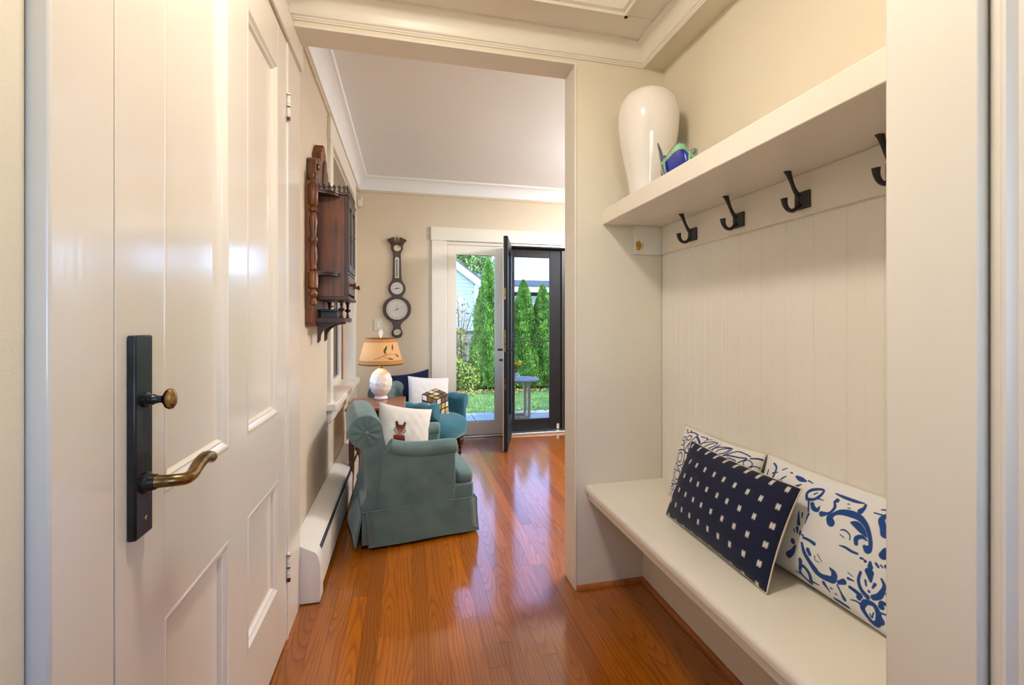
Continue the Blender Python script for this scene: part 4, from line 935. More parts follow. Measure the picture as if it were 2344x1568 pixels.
# seat cushion: loose rounded box with crown
def softbox(x0, x1, y0, y1, z0, z1, e=0.28, crown=0.0, n=22):
    def fn(u, v):
        a = (u-0.5)*2*PI; b = (v-0.5)*PI
        sp = lambda t_, p: math.copysign(abs(t_)**p, t_)
        cx, cy, cz = (x0+x1)/2, (y0+y1)/2, (z0+z1)/2
        X = sp(math.cos(b), e)*sp(math.cos(a), e); Y = sp(math.cos(b), e)*sp(math.sin(a), e); Z = sp(math.sin(b), 0.62)
        return (cx+(x1-x0)/2*X, cy+(y1-y0)/2*Y, cz+(z1-z0)/2*Z+crown*(1-X*X)*(1-Y*Y)*(Z > 0))
    return MB().grid(fn, n*2, n, cu=True)
softbox(-0.16, 0.318, -HW+0.088, HW-0.088, 0.262, 0.358, 0.3, 0.010).obj('seat_cushion', 'velvet1', ac, smooth=60)
softbox(0.205, 0.322, -HW+0.012, HW-0.012, 0.262, 0.356, 0.40, 0.0).obj('cushion_wing', 'velvet1', ac, smooth=60)
MB().prism(rr(-0.28, 0.312, -HW+0.004, HW-0.004, 0.02), 0.19, 0.280, 'z').obj('seat_rail', 'velvet1', ac, bevel=0.008, seg=3)
# skirt: four panels with kick pleats in the corners
def panel(p0, p1, q0, q1, th=0.006, bows=0.0):
    """top edge p0..p1, bottom edge q0..q1"""
    p0, p1, q0, q1 = map(Vector, (p0, p1, q0, q1)); nrm = ((p1-p0).cross(q0-p0)).normalized(); m_ = MB(); n = 12
    def fn(u, v, o=0.0):
        t_ = p0.lerp(p1, u); b_ = q0.lerp(q1, u); w_ = v**1.3
        return tuple(t_.lerp(b_, v)+nrm*(o+0.004*math.sin(u*9+v*2)*v+bows*math.sin(PI*u)*v))
    m_.grid(lambda u, v: fn(u, v), n, 6).grid(lambda u, v: fn(u, v, -th), n, 6)
    for a_, b_ in (((0, 0), (0, 1)), ((1, 0), (1, 1)), ((0, 1), (1, 1))):
        L = [(a_[0]+(b_[0]-a_[0])*k/12, a_[1]+(b_[1]-a_[1])*k/12) for k in range(13)]
        v = [fn(*q) for q in L]+[fn(*q, -th) for q in L]; m_.add(v, [(k, k+1, 14+k, 13+k) for k in range(12)])
    return m_.obj('skirt_panel', 'velvet1', ac, smooth=50)
zt, zb = 0.200, 0.018
xb, xf, yw = -0.302, 0.318, HW+0.010; fx, fy = 0.022, 0.014
panel((xb+0.012, -yw, zt), (xf, -yw, zt), (xb+0.03, -yw-fy, zb), (xf+0.012, -yw-fy, zb))
panel((xf, yw, zt), (xb+0.012, yw, zt), (xf+0.012, yw+fy, zb), (xb+0.03, yw+fy, zb))
panel((xf, -yw, zt), (xf, yw, zt), (xf+fx*0.6, -yw+0.008, zb), (xf+fx*0.6, yw-0.008, zb))
panel((xb, yw, zt), (xb, -yw, zt), (xb-fx*2.4, yw-0.005, zb), (xb-fx*1.3, -yw-0.004, zb), bows=-0.012)
for sx, sy in ((xb+0.018, -yw+0.012), (xb+0.018, yw-0.012), (xf-0.012, -yw+0.012), (xf-0.012, yw-0.012)):
    MB().box(sx-0.022, sx+0.022, sy-0.01, sy+0.01, zb+0.006, zt).obj('pleat_insert', 'velvet1', ac, bevel=0.006)
MB().tube([(xb, -yw-0.001, zt+0.002), (xf, -yw-0.001, zt+0.002), (xf+0.001, yw, zt+0.002), (xb, yw+0.001, zt+0.002), (xb, -yw-0.001, zt+0.002)], 0.0042, 8).obj('welt', 'velvet1', ac)
for sx in (-0.26, 0.27):
    for sy in (-0.225, 0.225):
        cs = MB().lathe([(0.009, 0.034), (0.010, 0.03), (0.016, 0.045), (0.017, 0.20)], (sx, sy, 0), 14).obj('leg', 'dwood', ac)
        MB().lathe([(0.004, -0.010), (0.013, -0.009), (0.017, -0.004), (0.017, 0.004), (0.013, 0.009), (0.004, 0.010)], (sx, sy, 0.0172), 16, 'y').obj('caster', 'ceramic', cs)

# pillow with a fox portrait
FOXB = (0.115, 0.03, 0.008)
def p_fox(P, c, side):
    c[:] = (0.72, 0.68, 0.62)
    if side < 0: return
    def A(L): return [(-0.045+x/1000.0, 0.075+y/1000.0) for x, y in L]
    paint_poly(P, c, A([(-42, 70), (-30, 92), (-34, 120), (-22, 128), (-10, 105), (12, 104), (24, 127), (36, 120), (32, 92), (42, 68), (20, 40), (-20, 40)]), (0.28, 0.26, 0.24))
    paint_poly(P, c, A([(-34, 122), (-22, 128), (-10, 105), (12, 104), (24, 127), (34, 121), (30, 95), (16, 70), (0, 45), (-14, 70), (-28, 95)]), FOXB)
    paint_poly(P, c, A([(-10, 80), (10, 80), (5, 50), (0, 42), (-5, 50)]), (0.30, 0.09, 0.02))
    paint_poly(P, c, A([(-34, 42), (34, 42), (46, -20), (-40, -20)]), (0.30, 0.022, 0.010))
    for k in range(4): paint_poly(P, c, A([(-30+18*k, 22), (-20+18*k, 30), (-12+18*k, 14), (-22+18*k, 4)]), (0.06, 0.03, 0.015)); paint_poly(P, c, A([(-24+18*k, 4), (-14+18*k, 12), (-8+18*k, -4), (-18+18*k, -10)]), (0.48, 0.18, 0.03))
    paint_poly(P, c, A([(-38, -20), (46, -20), (50, -44), (-36, -44)]), (0.42, 0.34, 0.24))
    for k in range(5): paint_poly(P, c, A([(-34+17*k, -24), (-27+17*k, -24), (-24+17*k, -40), (-31+17*k, -40)]), (0.10, 0.05, 0.03))
pillow('pillow', 0.355, 0.315, 0.13, (-0.04, 2.915, 0.368), (0.31, 0.10, -0.04), (-0.06, 0.10, 0.33), 'off white pillow with a small fox portrait print in the grey teal armchair', 'pillow', p_fox, 'print', nu=260, nv=260, wr=0.0035, seed=5, conc=0.07, kf=0.42, roll=-0.10)

# ---------------------------------------------------------------- side table and lamp
tb = thing('side_table', (-0.215, 3.47, 0), label='small cherry wood side table between the two armchairs', cat='table')
TZ = 0.618
MB().prism(rr(-0.20, 0.20, -0.235, 0.235, 0.012), TZ-0.022, TZ, 'z').obj('tabletop', 'twood', tb, bevel=0.006, seg=3)
for x0, x1, y0, y1 in ((-0.175, 0.175, -0.21, -0.19), (-0.175, 0.175, 0.19, 0.21), (-0.175, -0.155, -0.19, 0.19), (0.155, 0.175, -0.19, 0.19)):
    box(x0, x1, y0, y1, TZ-0.12, TZ-0.022).obj('apron', 'mwood', tb, bevel=0.002)
for sx in (-0.16, 0.16):
    for sy in (-0.195, 0.195):
        MB().prism(rr(-0.02, 0.02, -0.02, 0.02, 0.003), TZ-0.13, TZ-0.022, 'z').lathe([(0.012, 0), (0.014, 0.02), (0.010, 0.05), (0.018, 0.20), (0.020, 0.36), (0.014, 0.42), (0.020, 0.44), (0.020, TZ-0.128)], seg=14).obj('leg', 'mwood', tb, loc=(sx, sy, 0))
lx, ly = -0.200, 3.615
lm = thing('table_lamp', (lx, ly, TZ), label='lit lamp with embossed white egg base and leaf painted parchment shade', cat='lamp')
def eggp():
    return smooth_curve([(0.001, 0.0), (0.046, 0.0), (0.052, 0.006), (0.050, 0.014), (0.043, 0.022), (0.046, 0.030), (0.062, 0.050), (0.078, 0.085), (0.083, 0.125), (0.078, 0.165), (0.062, 0.200), (0.040, 0.222), (0.026, 0.230), (0.020, 0.236), (0.001, 0.238)], 4)
ep = eggp()
def egg(u, v):
    k = v*(len(ep)-1); i = min(int(k), len(ep)-2); f_ = k-i; r = ep[i][0]*(1-f_)+ep[i+1][0]*f_; z = ep[i][1]*(1-f_)+ep[i+1][1]*f_
    a = u*2*PI
    if 0.04 < z < 0.21: r += 0.0065*max(0, math.sin(5*a+z*60)*math.cos(3*a-z*85+1.0))*math.sin((z-0.04)/0.17*PI)
    return (r*math.cos(a), r*math.sin(a), z)
MT['lampbase'] = mat('bisque_porcelain', (0.80, 0.72, 0.62), 0.25, 0.03, (30, 30, 30))
MB().grid(egg, 96, 60, cu=True).obj('lamp_base', 'lampbase', lm, smooth=60)
MB().lathe([(0.018, 0.236), (0.020, 0.240), (0.020, 0.252), (0.016, 0.256), (0.018, 0.262), (0.018, 0.275), (0.008, 0.28), (0.006, 0.30), (0.001, 0.30)], seg=20).obj('socket', 'brass', lm)
SB, ST, SR0, SR1 = 0.268, 0.466, 0.168, 0.115
def shade_pts(nu=220, nv=70):
    us = np.linspace(0, 2*PI, nu, endpoint=False); vs_ = np.linspace(0, 1, nv+1)
    A_, V_ = np.meshgrid(us, vs_, indexing='ij'); R_ = SR0+(SR1-SR0)*V_
    return A_, V_, np.stack([R_*np.cos(A_), R_*np.sin(A_), SB+(ST-SB)*V_], -1)
A_, V_, Q_ = shade_pts(); n0, n1 = A_.shape
idx = np.arange(n0*n1).reshape(n0, n1); nx_ = np.roll(idx, -1, 0)
f_ = np.stack([idx[:, :-1], nx_[:, :-1], nx_[:, 1:], idx[:, 1:]], -1).reshape(-1, 4)
me = bpy.data.meshes.new('lamp_shade'); me.from_pydata(Q_.reshape(-1, 3).tolist(), [], f_.tolist()); me.shade_smooth()
# painted leaves: shade coordinates = arc length at mid radius, height; 0 looks at the camera
P = np.stack([((A_+PI/2+0.05+PI) % (2*PI)-PI)*0.142, V_*(ST-SB)], -1).reshape(-1, 2); cols = np.ones((len(P), 3))*np.array((0.52, 0.35, 0.18))
bandm = (P[:, 1] < 0.030) | (P[:, 1] > 0.172); cols[bandm] = (0.40, 0.21, 0.08)
for z in (0.030, 0.172): cols[np.abs(P[:, 1]-z) < 0.0016] = (0.22, 0.08, 0.03)
cols[(P[:, 1] < 0.006)] = (0.10, 0.06, 0.04); cols[(P[:, 1] > 0.194)] = (0.18, 0.07, 0.03)
paint_strokes(P, cols, [[-30, 46, 1.5, 10, 60, 2.0, 45, 78, 2.4, 85, 82, 1.6, 120, 80, 1.2], [30, 68, 1.5, 60, 55, 1.5, 80, 50, 1], [45, 78, 1.5, 52, 100, 1.2]], (0.22, 0.07, 0.02), 0.0015)
paint_strokes(P, cols, [[48, 85, 2, 42, 105, 8, 55, 130, 7, 64, 146, 1]], (0.05, 0.055, 0.02), 0.0015)
paint_strokes(P, cols, [[62, 54, 2, 80, 48, 6, 105, 44, 1]], (0.06, 0.06, 0.02), 0.0015)
paint_strokes(P, cols, [[105, 110, 2, 112, 135, 8, 118, 160, 1], [128, 84, 2, 145, 68, 8, 160, 60, 2]], (0.10, 0.06, 0.04), 0.0015)
ca = me.color_attributes.new('print', 'FLOAT_COLOR', 'POINT'); ca.data.foreach_set('color', np.concatenate([cols, np.ones((len(P), 1))], 1).astype(np.float32).ravel())
def shade_mat():
    m = bpy.data.materials.new('parchment_shade'); m.use_nodes = True; nt = m.node_tree; nt.nodes.clear()
    out = nt.nodes.new('ShaderNodeOutputMaterial'); a = nt.nodes.new('ShaderNodeAttribute'); a.attribute_name = 'print'
    df = nt.nodes.new('ShaderNodeBsdfDiffuse'); tl = nt.nodes.new('ShaderNodeBsdfTranslucent'); mx = nt.nodes.new('ShaderNodeMixShader'); mx.inputs[0].default_value = 0.22
    nt.links.new(a.outputs['Color'], df.inputs[0]); nt.links.new(a.outputs['Color'], tl.inputs[0]); nt.links.new(df.outputs[0], mx.inputs[1]); nt.links.new(tl.outputs[0], mx.inputs[2]); nt.links.new(mx.outputs[0], out.inputs[0]); return m
me.materials.append(shade_mat()); shd = bpy.data.objects.new('lamp_shade', me); COL.objects.link(shd); shd.parent = lm
for z, r in ((SB, SR0), (ST, SR1)): MB().tube([(r*math.cos(a), r*math.sin(a), z) for a in [k/48*2*PI for k in range(49)]], 0.0028, 6).obj('shade_trim', 'mwood', shd)
MB().tube([(-0.114, 0, ST-0.012), (0.114, 0, ST-0.012)], 0.002, 6).tube([(0, -0.114, ST-0.012), (0, 0.114, ST-0.012)], 0.002, 6).tube([(0, 0, 0.29), (0, 0, ST+0.004)], 0.003, 6).obj('harp', 'brass', shd)
fp = [(-0.006, 0.0), (0.006, 0.0), (0.008, 0.014), (0.014, 0.020), (0.013, 0.030), (0.018, 0.036), (0.016, 0.048), (0.012, 0.056), (0.006, 0.062), (0.0, 0.068), (-0.006, 0.062), (-0.012, 0.056), (-0.016, 0.048), (-0.018, 0.036), (-0.013, 0.030), (-0.014, 0.020), (-0.008, 0.014)]
MB().prism([(x, ST+0.004+z) for x, z in fp], -0.005, 0.005, 'y').obj('finial', 'lampbase', lm, bevel=0.002)
MT['bulb'] = mat('lamp_bulb', (1, 0.9, 0.7), 0.3, 0, emit=(1.0, 0.62, 0.28), estr=5.0)
MT['bulb'].cycles.emission_sampling = 'NONE'
MB().lathe([(0.001, 0.40), (0.014, 0.396), (0.026, 0.38), (0.029, 0.36), (0.024, 0.335), (0.014, 0.315), (0.012, 0.30)], (0.03, 0, 0), 18).obj('bulb', 'bulb', lm, smooth=60)
ll = bpy.data.lights.new('lamp_light', 'POINT'); ll.energy = 1.5; ll.color = (1.0, 0.62, 0.30); ll.shadow_soft_size = 0.035
lo = bpy.data.objects.new('lamp_light', ll); COL.objects.link(lo); lo.parent = lm; lo.location = (-0.035, 0, 0.36)

# ---------------------------------------------------------------- blue tufted armchair in the corner
tc_ = thing('armchair', (0.155, 4.045, 0), math.radians(-31), label='bright blue teal tufted scroll arm chair on turned legs in the corner', cat='armchair')
def seat2(u, v):
    a = u*2*PI; sp = lambda t_, p: math.copysign(abs(t_)**p, t_)
    b = (v-0.5)*PI; X = sp(math.cos(b), 0.4)*sp(math.cos(a), 0.55); Y = sp(math.cos(b), 0.4)*sp(math.sin(a), 0.45); Z = math.sin(b)
    x = 0.02+0.305*X+0.02*(1-Y*Y)*(X > 0)*X; zz = 0.275+(0.115 if Z > 0 else 0.088)*sp(Z, 0.75)+0.012*(1-X*X)*(Z > 0)
    return (x, 0.278*Y, zz)
MB().grid(seat2, 56, 28, cu=True).obj('seat', 'velvet2', tc_, smooth=60)
AX0, AX1 = -0.30, 0.265
def arm_sec(s):
    P = [(0.205, 0.20), (0.215, 0.30), (0.222, 0.40), (0.228, 0.455)]
    P += [(0.300+0.073*math.cos(math.radians(a)), 0.492+0.066*math.sin(math.radians(a))) for a in range(165, -100, -15)]
    P += [(0.292, 0.405), (0.296, 0.32), (0.300, 0.20)]
    return smooth_curve(P, 2, closed=True)
for s in (-1, 1):
    sec_ = arm_sec(s); n = len(sec_); xs_ = list(np.linspace(AX0, AX1-0.06, 26))+[AX1-0.045, AX1-0.03, AX1-0.018, AX1-0.009, AX1-0.003, AX1]
    V_ = []; F_ = []
    for i, x in enumerate(xs_):
        q = max(0.0, (x-(AX1-0.06))/0.06); k_ = math.sqrt(max(0.0, 1-q*q))*0.42+0.58 if q > 0 else 1.0
        if i == len(xs_)-1: k_ = 0.42
        for (y, z) in sec_:
            tuft = 0.010*(0.5-0.5*math.cos(2*PI*(x+0.02)/0.15)); up = max(0.0, min(1.0, (z-0.42)/0.08))
            yy = 0.258+(y-0.258)*k_*(1-0.06*(1-up)); zz = 0.36+(z-0.36)*(1 if k_ > 0.99 else 0.9+0.1*k_)-tuft*up*(1 if x < AX1-0.05 else 0.3)
            dip = math.exp(-(((x-0.06)/0.05)**2+((z-0.42)/0.04)**2))*0.016+math.exp(-(((x+0.10)/0.05)**2+((z-0.42)/0.04)**2))*0.016
            if y < 0.26: yy += dip
            V_.append((x, s*yy, zz))
    for i in range(len(xs_)-1):
        for k in range(n): F_.append((i*n+k, i*n+(k+1) % n, (i+1)*n+(k+1) % n, (i+1)*n+k))
    F_ += [tuple(range(n)), tuple(range((len(xs_)-1)*n, len(xs_)*n))]
    am = MB().add(V_, F_).obj('scroll_arm', 'velvet2', tc_, smooth=70)
    for xk in (0.06, -0.10): MB().lathe([(0.001, -0.006), (0.008, -0.004), (0.010, 0.0), (0.008, 0.004), (0.001, 0.006)], (xk, s*0.238, 0.42), 12, 'y').obj('tuft_button', 'velvet2', am, smooth=60)
MT['velvet2d'] = MT['velvet1']
bsec = [(-0.16, 0.20), (-0.19, 0.36), (-0.225, 0.50), (-0.25, 0.575)]+[(-0.315+0.068*math.cos(math.radians(a)), 0.612+0.068*math.sin(math.radians(a))) for a in range(0, 255, 15)]+[(-0.32, 0.50), (-0.305, 0.36), (-0.30, 0.20)]
bs_ = smooth_curve(bsec, 2, closed=True); n = len(bs_); ys_ = [-0.315, -0.312, -0.30]+list(np.linspace(-0.27, 0.27, 19))+[0.30, 0.312, 0.315]
V_ = []; F_ = []
for i, y in enumerate(ys_):
    e = 0.86 if i in (0, len(ys_)-1) else 0.95 if i in (1, len(ys_)-2) else 1.0
    for (x, z) in bs_:
        up = max(0, min(1, (z-0.5)/0.1)); V_.append((-0.25+(x+0.25)*e, y, 0.45+(z-0.45)*e-up*0.008*(0.5-0.5*math.cos(2*PI*y/0.18))))
for i in range(len(ys_)-1):
    for k in range(n): F_.append((i*n+k, i*n+(k+1) % n, (i+1)*n+(k+1) % n, (i+1)*n+k))
F_ += [tuple(range(n)), tuple(range((len(ys_)-1)*n, len(ys_)*n))]
MB().add(V_, F_).obj('backrest', 'velvet1', tc_, smooth=70)
lgp = [(0.001, 0), (0.008, 0.0), (0.010, 0.010), (0.007, 0.022), (0.012, 0.030), (0.009, 0.040), (0.013, 0.048), (0.010, 0.062), (0.020, 0.085), (0.026, 0.110), (0.024, 0.128), (0.016, 0.140), (0.024, 0.150), (0.024, 0.20)]
for sy in (-0.235, 0.235):
    lg = MB().lathe([(r*1.25, h) for r, h in lgp], (0.225, sy, 0.016), 16).obj('leg', 'dwood', tc_, smooth=50)
    MB().lathe([(0.004, -0.007), (0.013, -0.006), (0.016, 0.0), (0.013, 0.006), (0.004, 0.007)], (0.222, sy, 0.016), 14, 'y').obj('caster', 'dwood', lg)
    MB().tube([(-0.24, sy, 0.22), (-0.255, sy, 0.12), (-0.285, sy, 0.002)], [0.024, 0.02, 0.014], 10).obj('leg', 'dwood', tc_)
# pillow with cube print
def p_cube(P, c, side):
    c[:] = (0.72, 0.71, 0.70)
    if side < 0: return
    o = np.array((0.045, 0.165)); a = 0.051
    ex = np.array((0.88, -0.30))*a; ey = np.array((-0.80, -0.36))*a; ez = np.array((0.0, -1.02))*a
    gold, whi, gry, brn = (0.52, 0.34, 0.08), (0.62, 0.61, 0.60), (0.13, 0.12, 0.11), (0.15, 0.09, 0.04)
    K = [gold, whi, brn, gry, whi, gold, gry, brn, gold, whi, gry, gold, brn, whi, gold, gry, gold, whi, whi, gold, gry, brn, gold, whi, gry, whi, gold]
    top = o+np.array((0, 0.075)); i_ = 0
    c0 = top
    for A_, B_, oo in ((ex, ey, c0), (ey*1.0, ez, c0+0*ex+3*ex*0+np.array((0, 0))), (ex, ez, c0)):
        pass
    # three faces meeting at the corner n: top face, left face, right face
    near = top+3*ex+3*ey
    faces = [(top, ex, ey), (top+3*ey, ex, ez), (near, -ey*1.0, ez)]
    for q, (oo, A_, B_) in enumerate(faces):
        paint_poly(P, c, [tuple(oo), tuple(oo+3*A_), tuple(oo+3*A_+3*B_), tuple(oo+3*B_)], (0.02, 0.015, 0.012))
        for i in range(3):
            for j in range(3):
                b0 = oo+A_*(i+0.10)+B_*(j+0.10); paint_poly(P, c, [tuple(b0), tuple(b0+A_*0.8), tuple(b0+A_*0.8+B_*0.8), tuple(b0+B_*0.8)], K[i_ % 27]); i_ += 1
pillow('pillow', 0.375, 0.350, 0.12, (0.180, 4.01, 0.385), (0.335, 0.085, -0.012), (-0.02, 0.10, 0.32), 'white pillow printed with a gold and black checkered cube in the blue chair', 'pillow', p_cube, 'print', nu=240, nv=240, wr=0.004, seed=8, conc=0.06, kf=0.42, roll=-0.06)
pillow('pillow', 0.42, 0.36, 0.12, (0.050, 4.225, 0.400), (0.40, 0.10, 0.02), (-0.05, 0.09, 0.33), 'plain navy velvet pillow behind the white cube pillow', 'pillow', None, 'navyv', nu=50, nv=40, wr=0.004, seed=9, conc=0.10, kf=0.42, roll=0.05)
# ---------------------------------------------------------------- ceiling lamps (out of the picture, above and behind the camera and an added fill lamp in the sitting room)
def dome(name, loc, r, col, strength, label, drop=0.0):
    r_ = thing(name, loc, label=label, cat='lamp')
    m = mat(name+'_glass', (0.9, 0.88, 0.84), 0.4, 0, emit=col, estr=strength)
    MB().lathe([(r, -0.02)]+[(r*math.cos(a), -0.02-r*0.55*math.sin(a)) for a in [k/10*PI/2 for k in range(1, 10)]]+[(0.001, -0.02-r*0.55)], seg=32).obj('glass_bowl', m, r_, smooth=60)
    MB().lathe([(r*1.04, 0.0), (r*1.06, -0.008), (r*1.04, -0.022), (r*0.98, -0.024)], seg=32, caps=False).obj('rim', 'brassold', r_)
    if drop: MB().lathe([(0.012, 0.0), (0.012, drop)], seg=12).lathe([(0.05, drop-0.02), (0.05, drop)], seg=20).obj('stem', 'brassold', r_)
dome('unseen_ceiling_lamp', (0.04, 0.85, 2.545), 0.12, (1.0, 0.89, 0.745), HALL_LAMP, 'frosted bowl ceiling lamp in the hall coffer just above the picture')
dome('unseen_ceiling_lamp', (2.35, 3.30, ZF-0.30), 0.20, (0.97, 0.98, 1.0), ROOM_FILL, 'added frosted bowl fill lamp in the unseen half of the sitting room', 0.30)  # unseen lamp added to brighten the sitting room, hung low to light its ceiling

# ---------------------------------------------------------------- garden
GZ = -0.12
MT['soil'] = mat('lawn_ground', (0.16, 0.26, 0.06), 0.95, 0.35, (5, 5, 5), 0.4, (40, 40, 40))
MT['grass'] = mat('grass_blades', (0.22, 0.38, 0.08), 0.7, 0.35, (3, 3, 3))
MT['paver'] = mat('bluestone', (0.42, 0.40, 0.36), 0.75, 0.12, (4, 4, 4), 0.2, (60, 60, 60))
MT['sand'] = mat('joint_sand', (0.22, 0.20, 0.17), 0.95)
MT['arbor'] = mat('arborvitae_green', (0.20, 0.36, 0.05), 0.65, 0.5, (9, 9, 9))
MT['shrub'] = mat('yellow_green_leaf', (0.27, 0.34, 0.05), 0.6, 0.5, (14, 14, 14))
MT['treeleaf'] = mat('maple_green', (0.20, 0.32, 0.09), 0.7, 0.4, (2, 2, 2))
MT['orange'] = mat('orange_leaf', (0.55, 0.22, 0.08), 0.7, 0.4, (30, 30, 30))
MT['yleaf'] = mat('fallen_leaf', (0.55, 0.33, 0.08), 0.8, 0.5, (3, 3, 3))
MT['bark'] = mat('bark', (0.10, 0.075, 0.055), 0.9, 0.3, (20, 20, 4), 0.3, (60, 60, 8))
MT['greyw'] = mat('weathered_grey_wood', (0.33, 0.31, 0.29), 0.85, 0.2, (14, 14, 2), 0.2, (60, 60, 6))
MT['siding'] = mat('white_siding', (0.50, 0.51, 0.50), 0.6, 0.03)
MT['fascia'] = mat('white_fascia', (0.80, 0.81, 0.82), 0.5, 0.02)
MT['shingle'] = mat('dark_shingle', (0.09, 0.09, 0.10), 0.9, 0.3, (12, 12, 12))
MT['teak'] = mat('pale_teak', (0.52, 0.38, 0.26), 0.7, 0.15, (20, 20, 4))
MT['yellow'] = mat('yellow_petal', (0.80, 0.58, 0.03), 0.6, 0.15, (30, 30, 30))
tag(box(-14, 24, YF+0.16, 40, GZ-0.3, GZ-0.02).obj('ground_lawn', 'soil'), 'green back garden lawn beyond the patio', kind=S)
pt = tag(box(-3.5, 6.0, YF+0.16, 6.60, GZ-0.06, GZ-0.018).obj('ground_patio', 'sand'), 'bluestone paved patio outside the garden doors', kind=S)
prn = random.Random(5); yy = YF+0.17; row = 0
tag(box(0.35, 2.55, YF+0.15, YF+0.30, GZ-0.05, -0.02).obj('ground_step', 'paver'), 'stone step under the garden doors', kind=S)
yy = YF+0.31
while yy < 6.55:
    dpt = min(0.45, 6.60-yy); xx = -0.9-(row % 2)*0.3
    while xx < 4.2:
        wd = prn.choice((0.45, 0.6, 0.75)); o = box(xx+0.006, xx+wd-0.006, yy+0.006, yy+dpt-0.006, GZ-0.03, GZ+prn.uniform(-0.003, 0.003)).obj('paver', 'paver', pt); xx += wd
    yy += dpt; row += 1
def cards(n, pos, size, tilt=1.0, asp=0.6, rng=RNG):
    """n leaf quads at pos(n) -> (n,3)"""
    c = pos(n); m = len(c)
    a = rng.normal(size=(m, 3)); a /= np.linalg.norm(a, axis=1)[:, None]
    b = np.cross(a, rng.normal(size=(m, 3))); b /= np.linalg.norm(b, axis=1)[:, None]
    s = rng.uniform(0.6, 1.3, (m, 1))*size
    v = np.stack([c-a*s, c-b*s*asp, c+a*s, c+b*s*asp], 1).reshape(-1, 3)
    return v, np.arange(m*4).reshape(-1, 4)
def leaf_obj(name, v, f, m, parent=None):
    me = bpy.data.meshes.new(name); me.from_pydata(v.tolist(), [], f.tolist()); me.materials.append(MT[m]); o = bpy.data.objects.new(name, me); COL.objects.link(o)
    if parent is not None: o.parent = parent
    return o
# grass and fallen leaves
n = 22000; gx = RNG.uniform(-1.5, 5.5, n); gy = 6.62+(RNG.random(n)**1.2)*3.2; h_ = RNG.uniform(0.02, 0.05, n); an = RNG.uniform(0, PI, n); ww = 0.006
le = RNG.normal(0, 0.012, (n, 2))
v = np.stack([np.stack([gx-ww*np.cos(an), gy-ww*np.sin(an), np.full(n, GZ-0.022)], -1), np.stack([gx+ww*np.cos(an), gy+ww*np.sin(an), np.full(n, GZ-0.022)], -1), np.stack([gx+le[:, 0], gy+le[:, 1], GZ-0.02+h_], -1)], 1).reshape(-1, 3)
o = leaf_obj('grass', v, np.arange(n*3).reshape(-1, 3), 'grass'); tag(o, 'short green grass blades covering the lawn', 'grass', 'stuff')
def pos(n_): return np.stack([RNG.uniform(-1, 5, n_), 6.3+RNG.random(n_)*2.9, np.full(n_, GZ+0.012)], -1)
c = pos(260); v, f = cards(260, lambda k: c, 0.035, asp=0.7); v[:, 2] = GZ+0.012+(v[:, 2]-GZ-0.012)*0.25
o = leaf_obj('fallen_leaves', v, f, 'yleaf'); tag(o, 'scattered yellow and orange autumn leaves on the lawn', 'leaves', 'stuff')
c = np.stack([RNG.uniform(0.4, 4.5, 500), RNG.normal(8.55, 0.12, 500), np.full(500, GZ+0.02)], -1); v, f = cards(500, lambda k: c, 0.04, asp=0.7); v[:, 2] = GZ+0.02+(v[:, 2]-GZ-0.02)*0.3
o = leaf_obj('leaf_litter', v, f, 'yleaf'); tag(o, 'brown leaf litter at the foot of the hedge', 'leaves', 'stuff')
# arborvitae
def arbor(x, y, h, r, label, n=18000, seed=0):
    rg = np.random.default_rng(seed); root = thing('arborvitae', (x, y, GZ-0.02), label=label, cat='tree', group='arborvitae hedge trees')
    z = rg.random(n)**0.9; prof = np.where(z < 0.12, 0.75+z*2.0, np.clip((1-z)/0.88, 0, 1)**0.72)
    a = rg.uniform(0, 2*PI, n); lump = 1+0.13*np.sin(5*a+9*z)+0.10*np.sin(3*a-14*z+seed)
    rr_ = r*prof*lump*rg.uniform(0.80, 1.04, n)
    c = np.stack([rr_*np.cos(a), rr_*np.sin(a), 0.08+z*(h-0.1)], -1)
    out = np.stack([np.cos(a), np.sin(a), np.full(n, 1.1)], -1)+rg.normal(0, 0.45, (n, 3)); out /= np.linalg.norm(out, axis=1)[:, None]
    sd = np.cross(out, rg.normal(size=(n, 3))); sd /= np.linalg.norm(sd, axis=1)[:, None]; s = rg.uniform(0.022, 0.05, (n, 1))
    v = np.stack([c-out*s*0.7, c-sd*s*0.36+out*s*0.15, c+out*s, c+sd*s*0.36+out*s*0.15], 1).reshape(-1, 3)
    leaf_obj('foliage', v, np.arange(n*4).reshape(-1, 4), 'arbor', root)
    def core(u, w_):
        aa = u*2*PI; pz = 0.75+w_*2 if w_ < 0.12 else max(0, (1-w_)/0.88)**0.72
        k = r*0.80*pz*(1+0.13*math.sin(5*aa+9*w_)+0.10*math.sin(3*aa-14*w_+seed)); return (k*math.cos(aa), k*math.sin(aa), 0.1+w_*(h-0.14))
    MB().grid(core, 40, 30, cu=True).obj('inner_foliage', 'arbor', root, smooth=60)
    MB().lathe([(0.06, 0), (0.05, 0.3)], seg=10).obj('trunk', 'bark', root)
arbor(1.60, 9.05, 2.66, 0.40, 'tall narrow arborvitae seen through the fixed glass panel', seed=1)
arbor(2.33, 9.02, 2.24, 0.44, 'taller left one of the joined arborvitae seen through the screen door', seed=2)
arbor(2.72, 8.95, 2.14, 0.42, 'shorter right one of the joined arborvitae seen through the screen door', seed=3)
arbor(3.55, 9.1, 2.3, 0.45, 'arborvitae at the hidden right end of the hedge', 8000, 4)
arbor(-0.3, 9.2, 2.4, 0.45, 'arborvitae at the hidden left end of the hedge', 8000, 6)
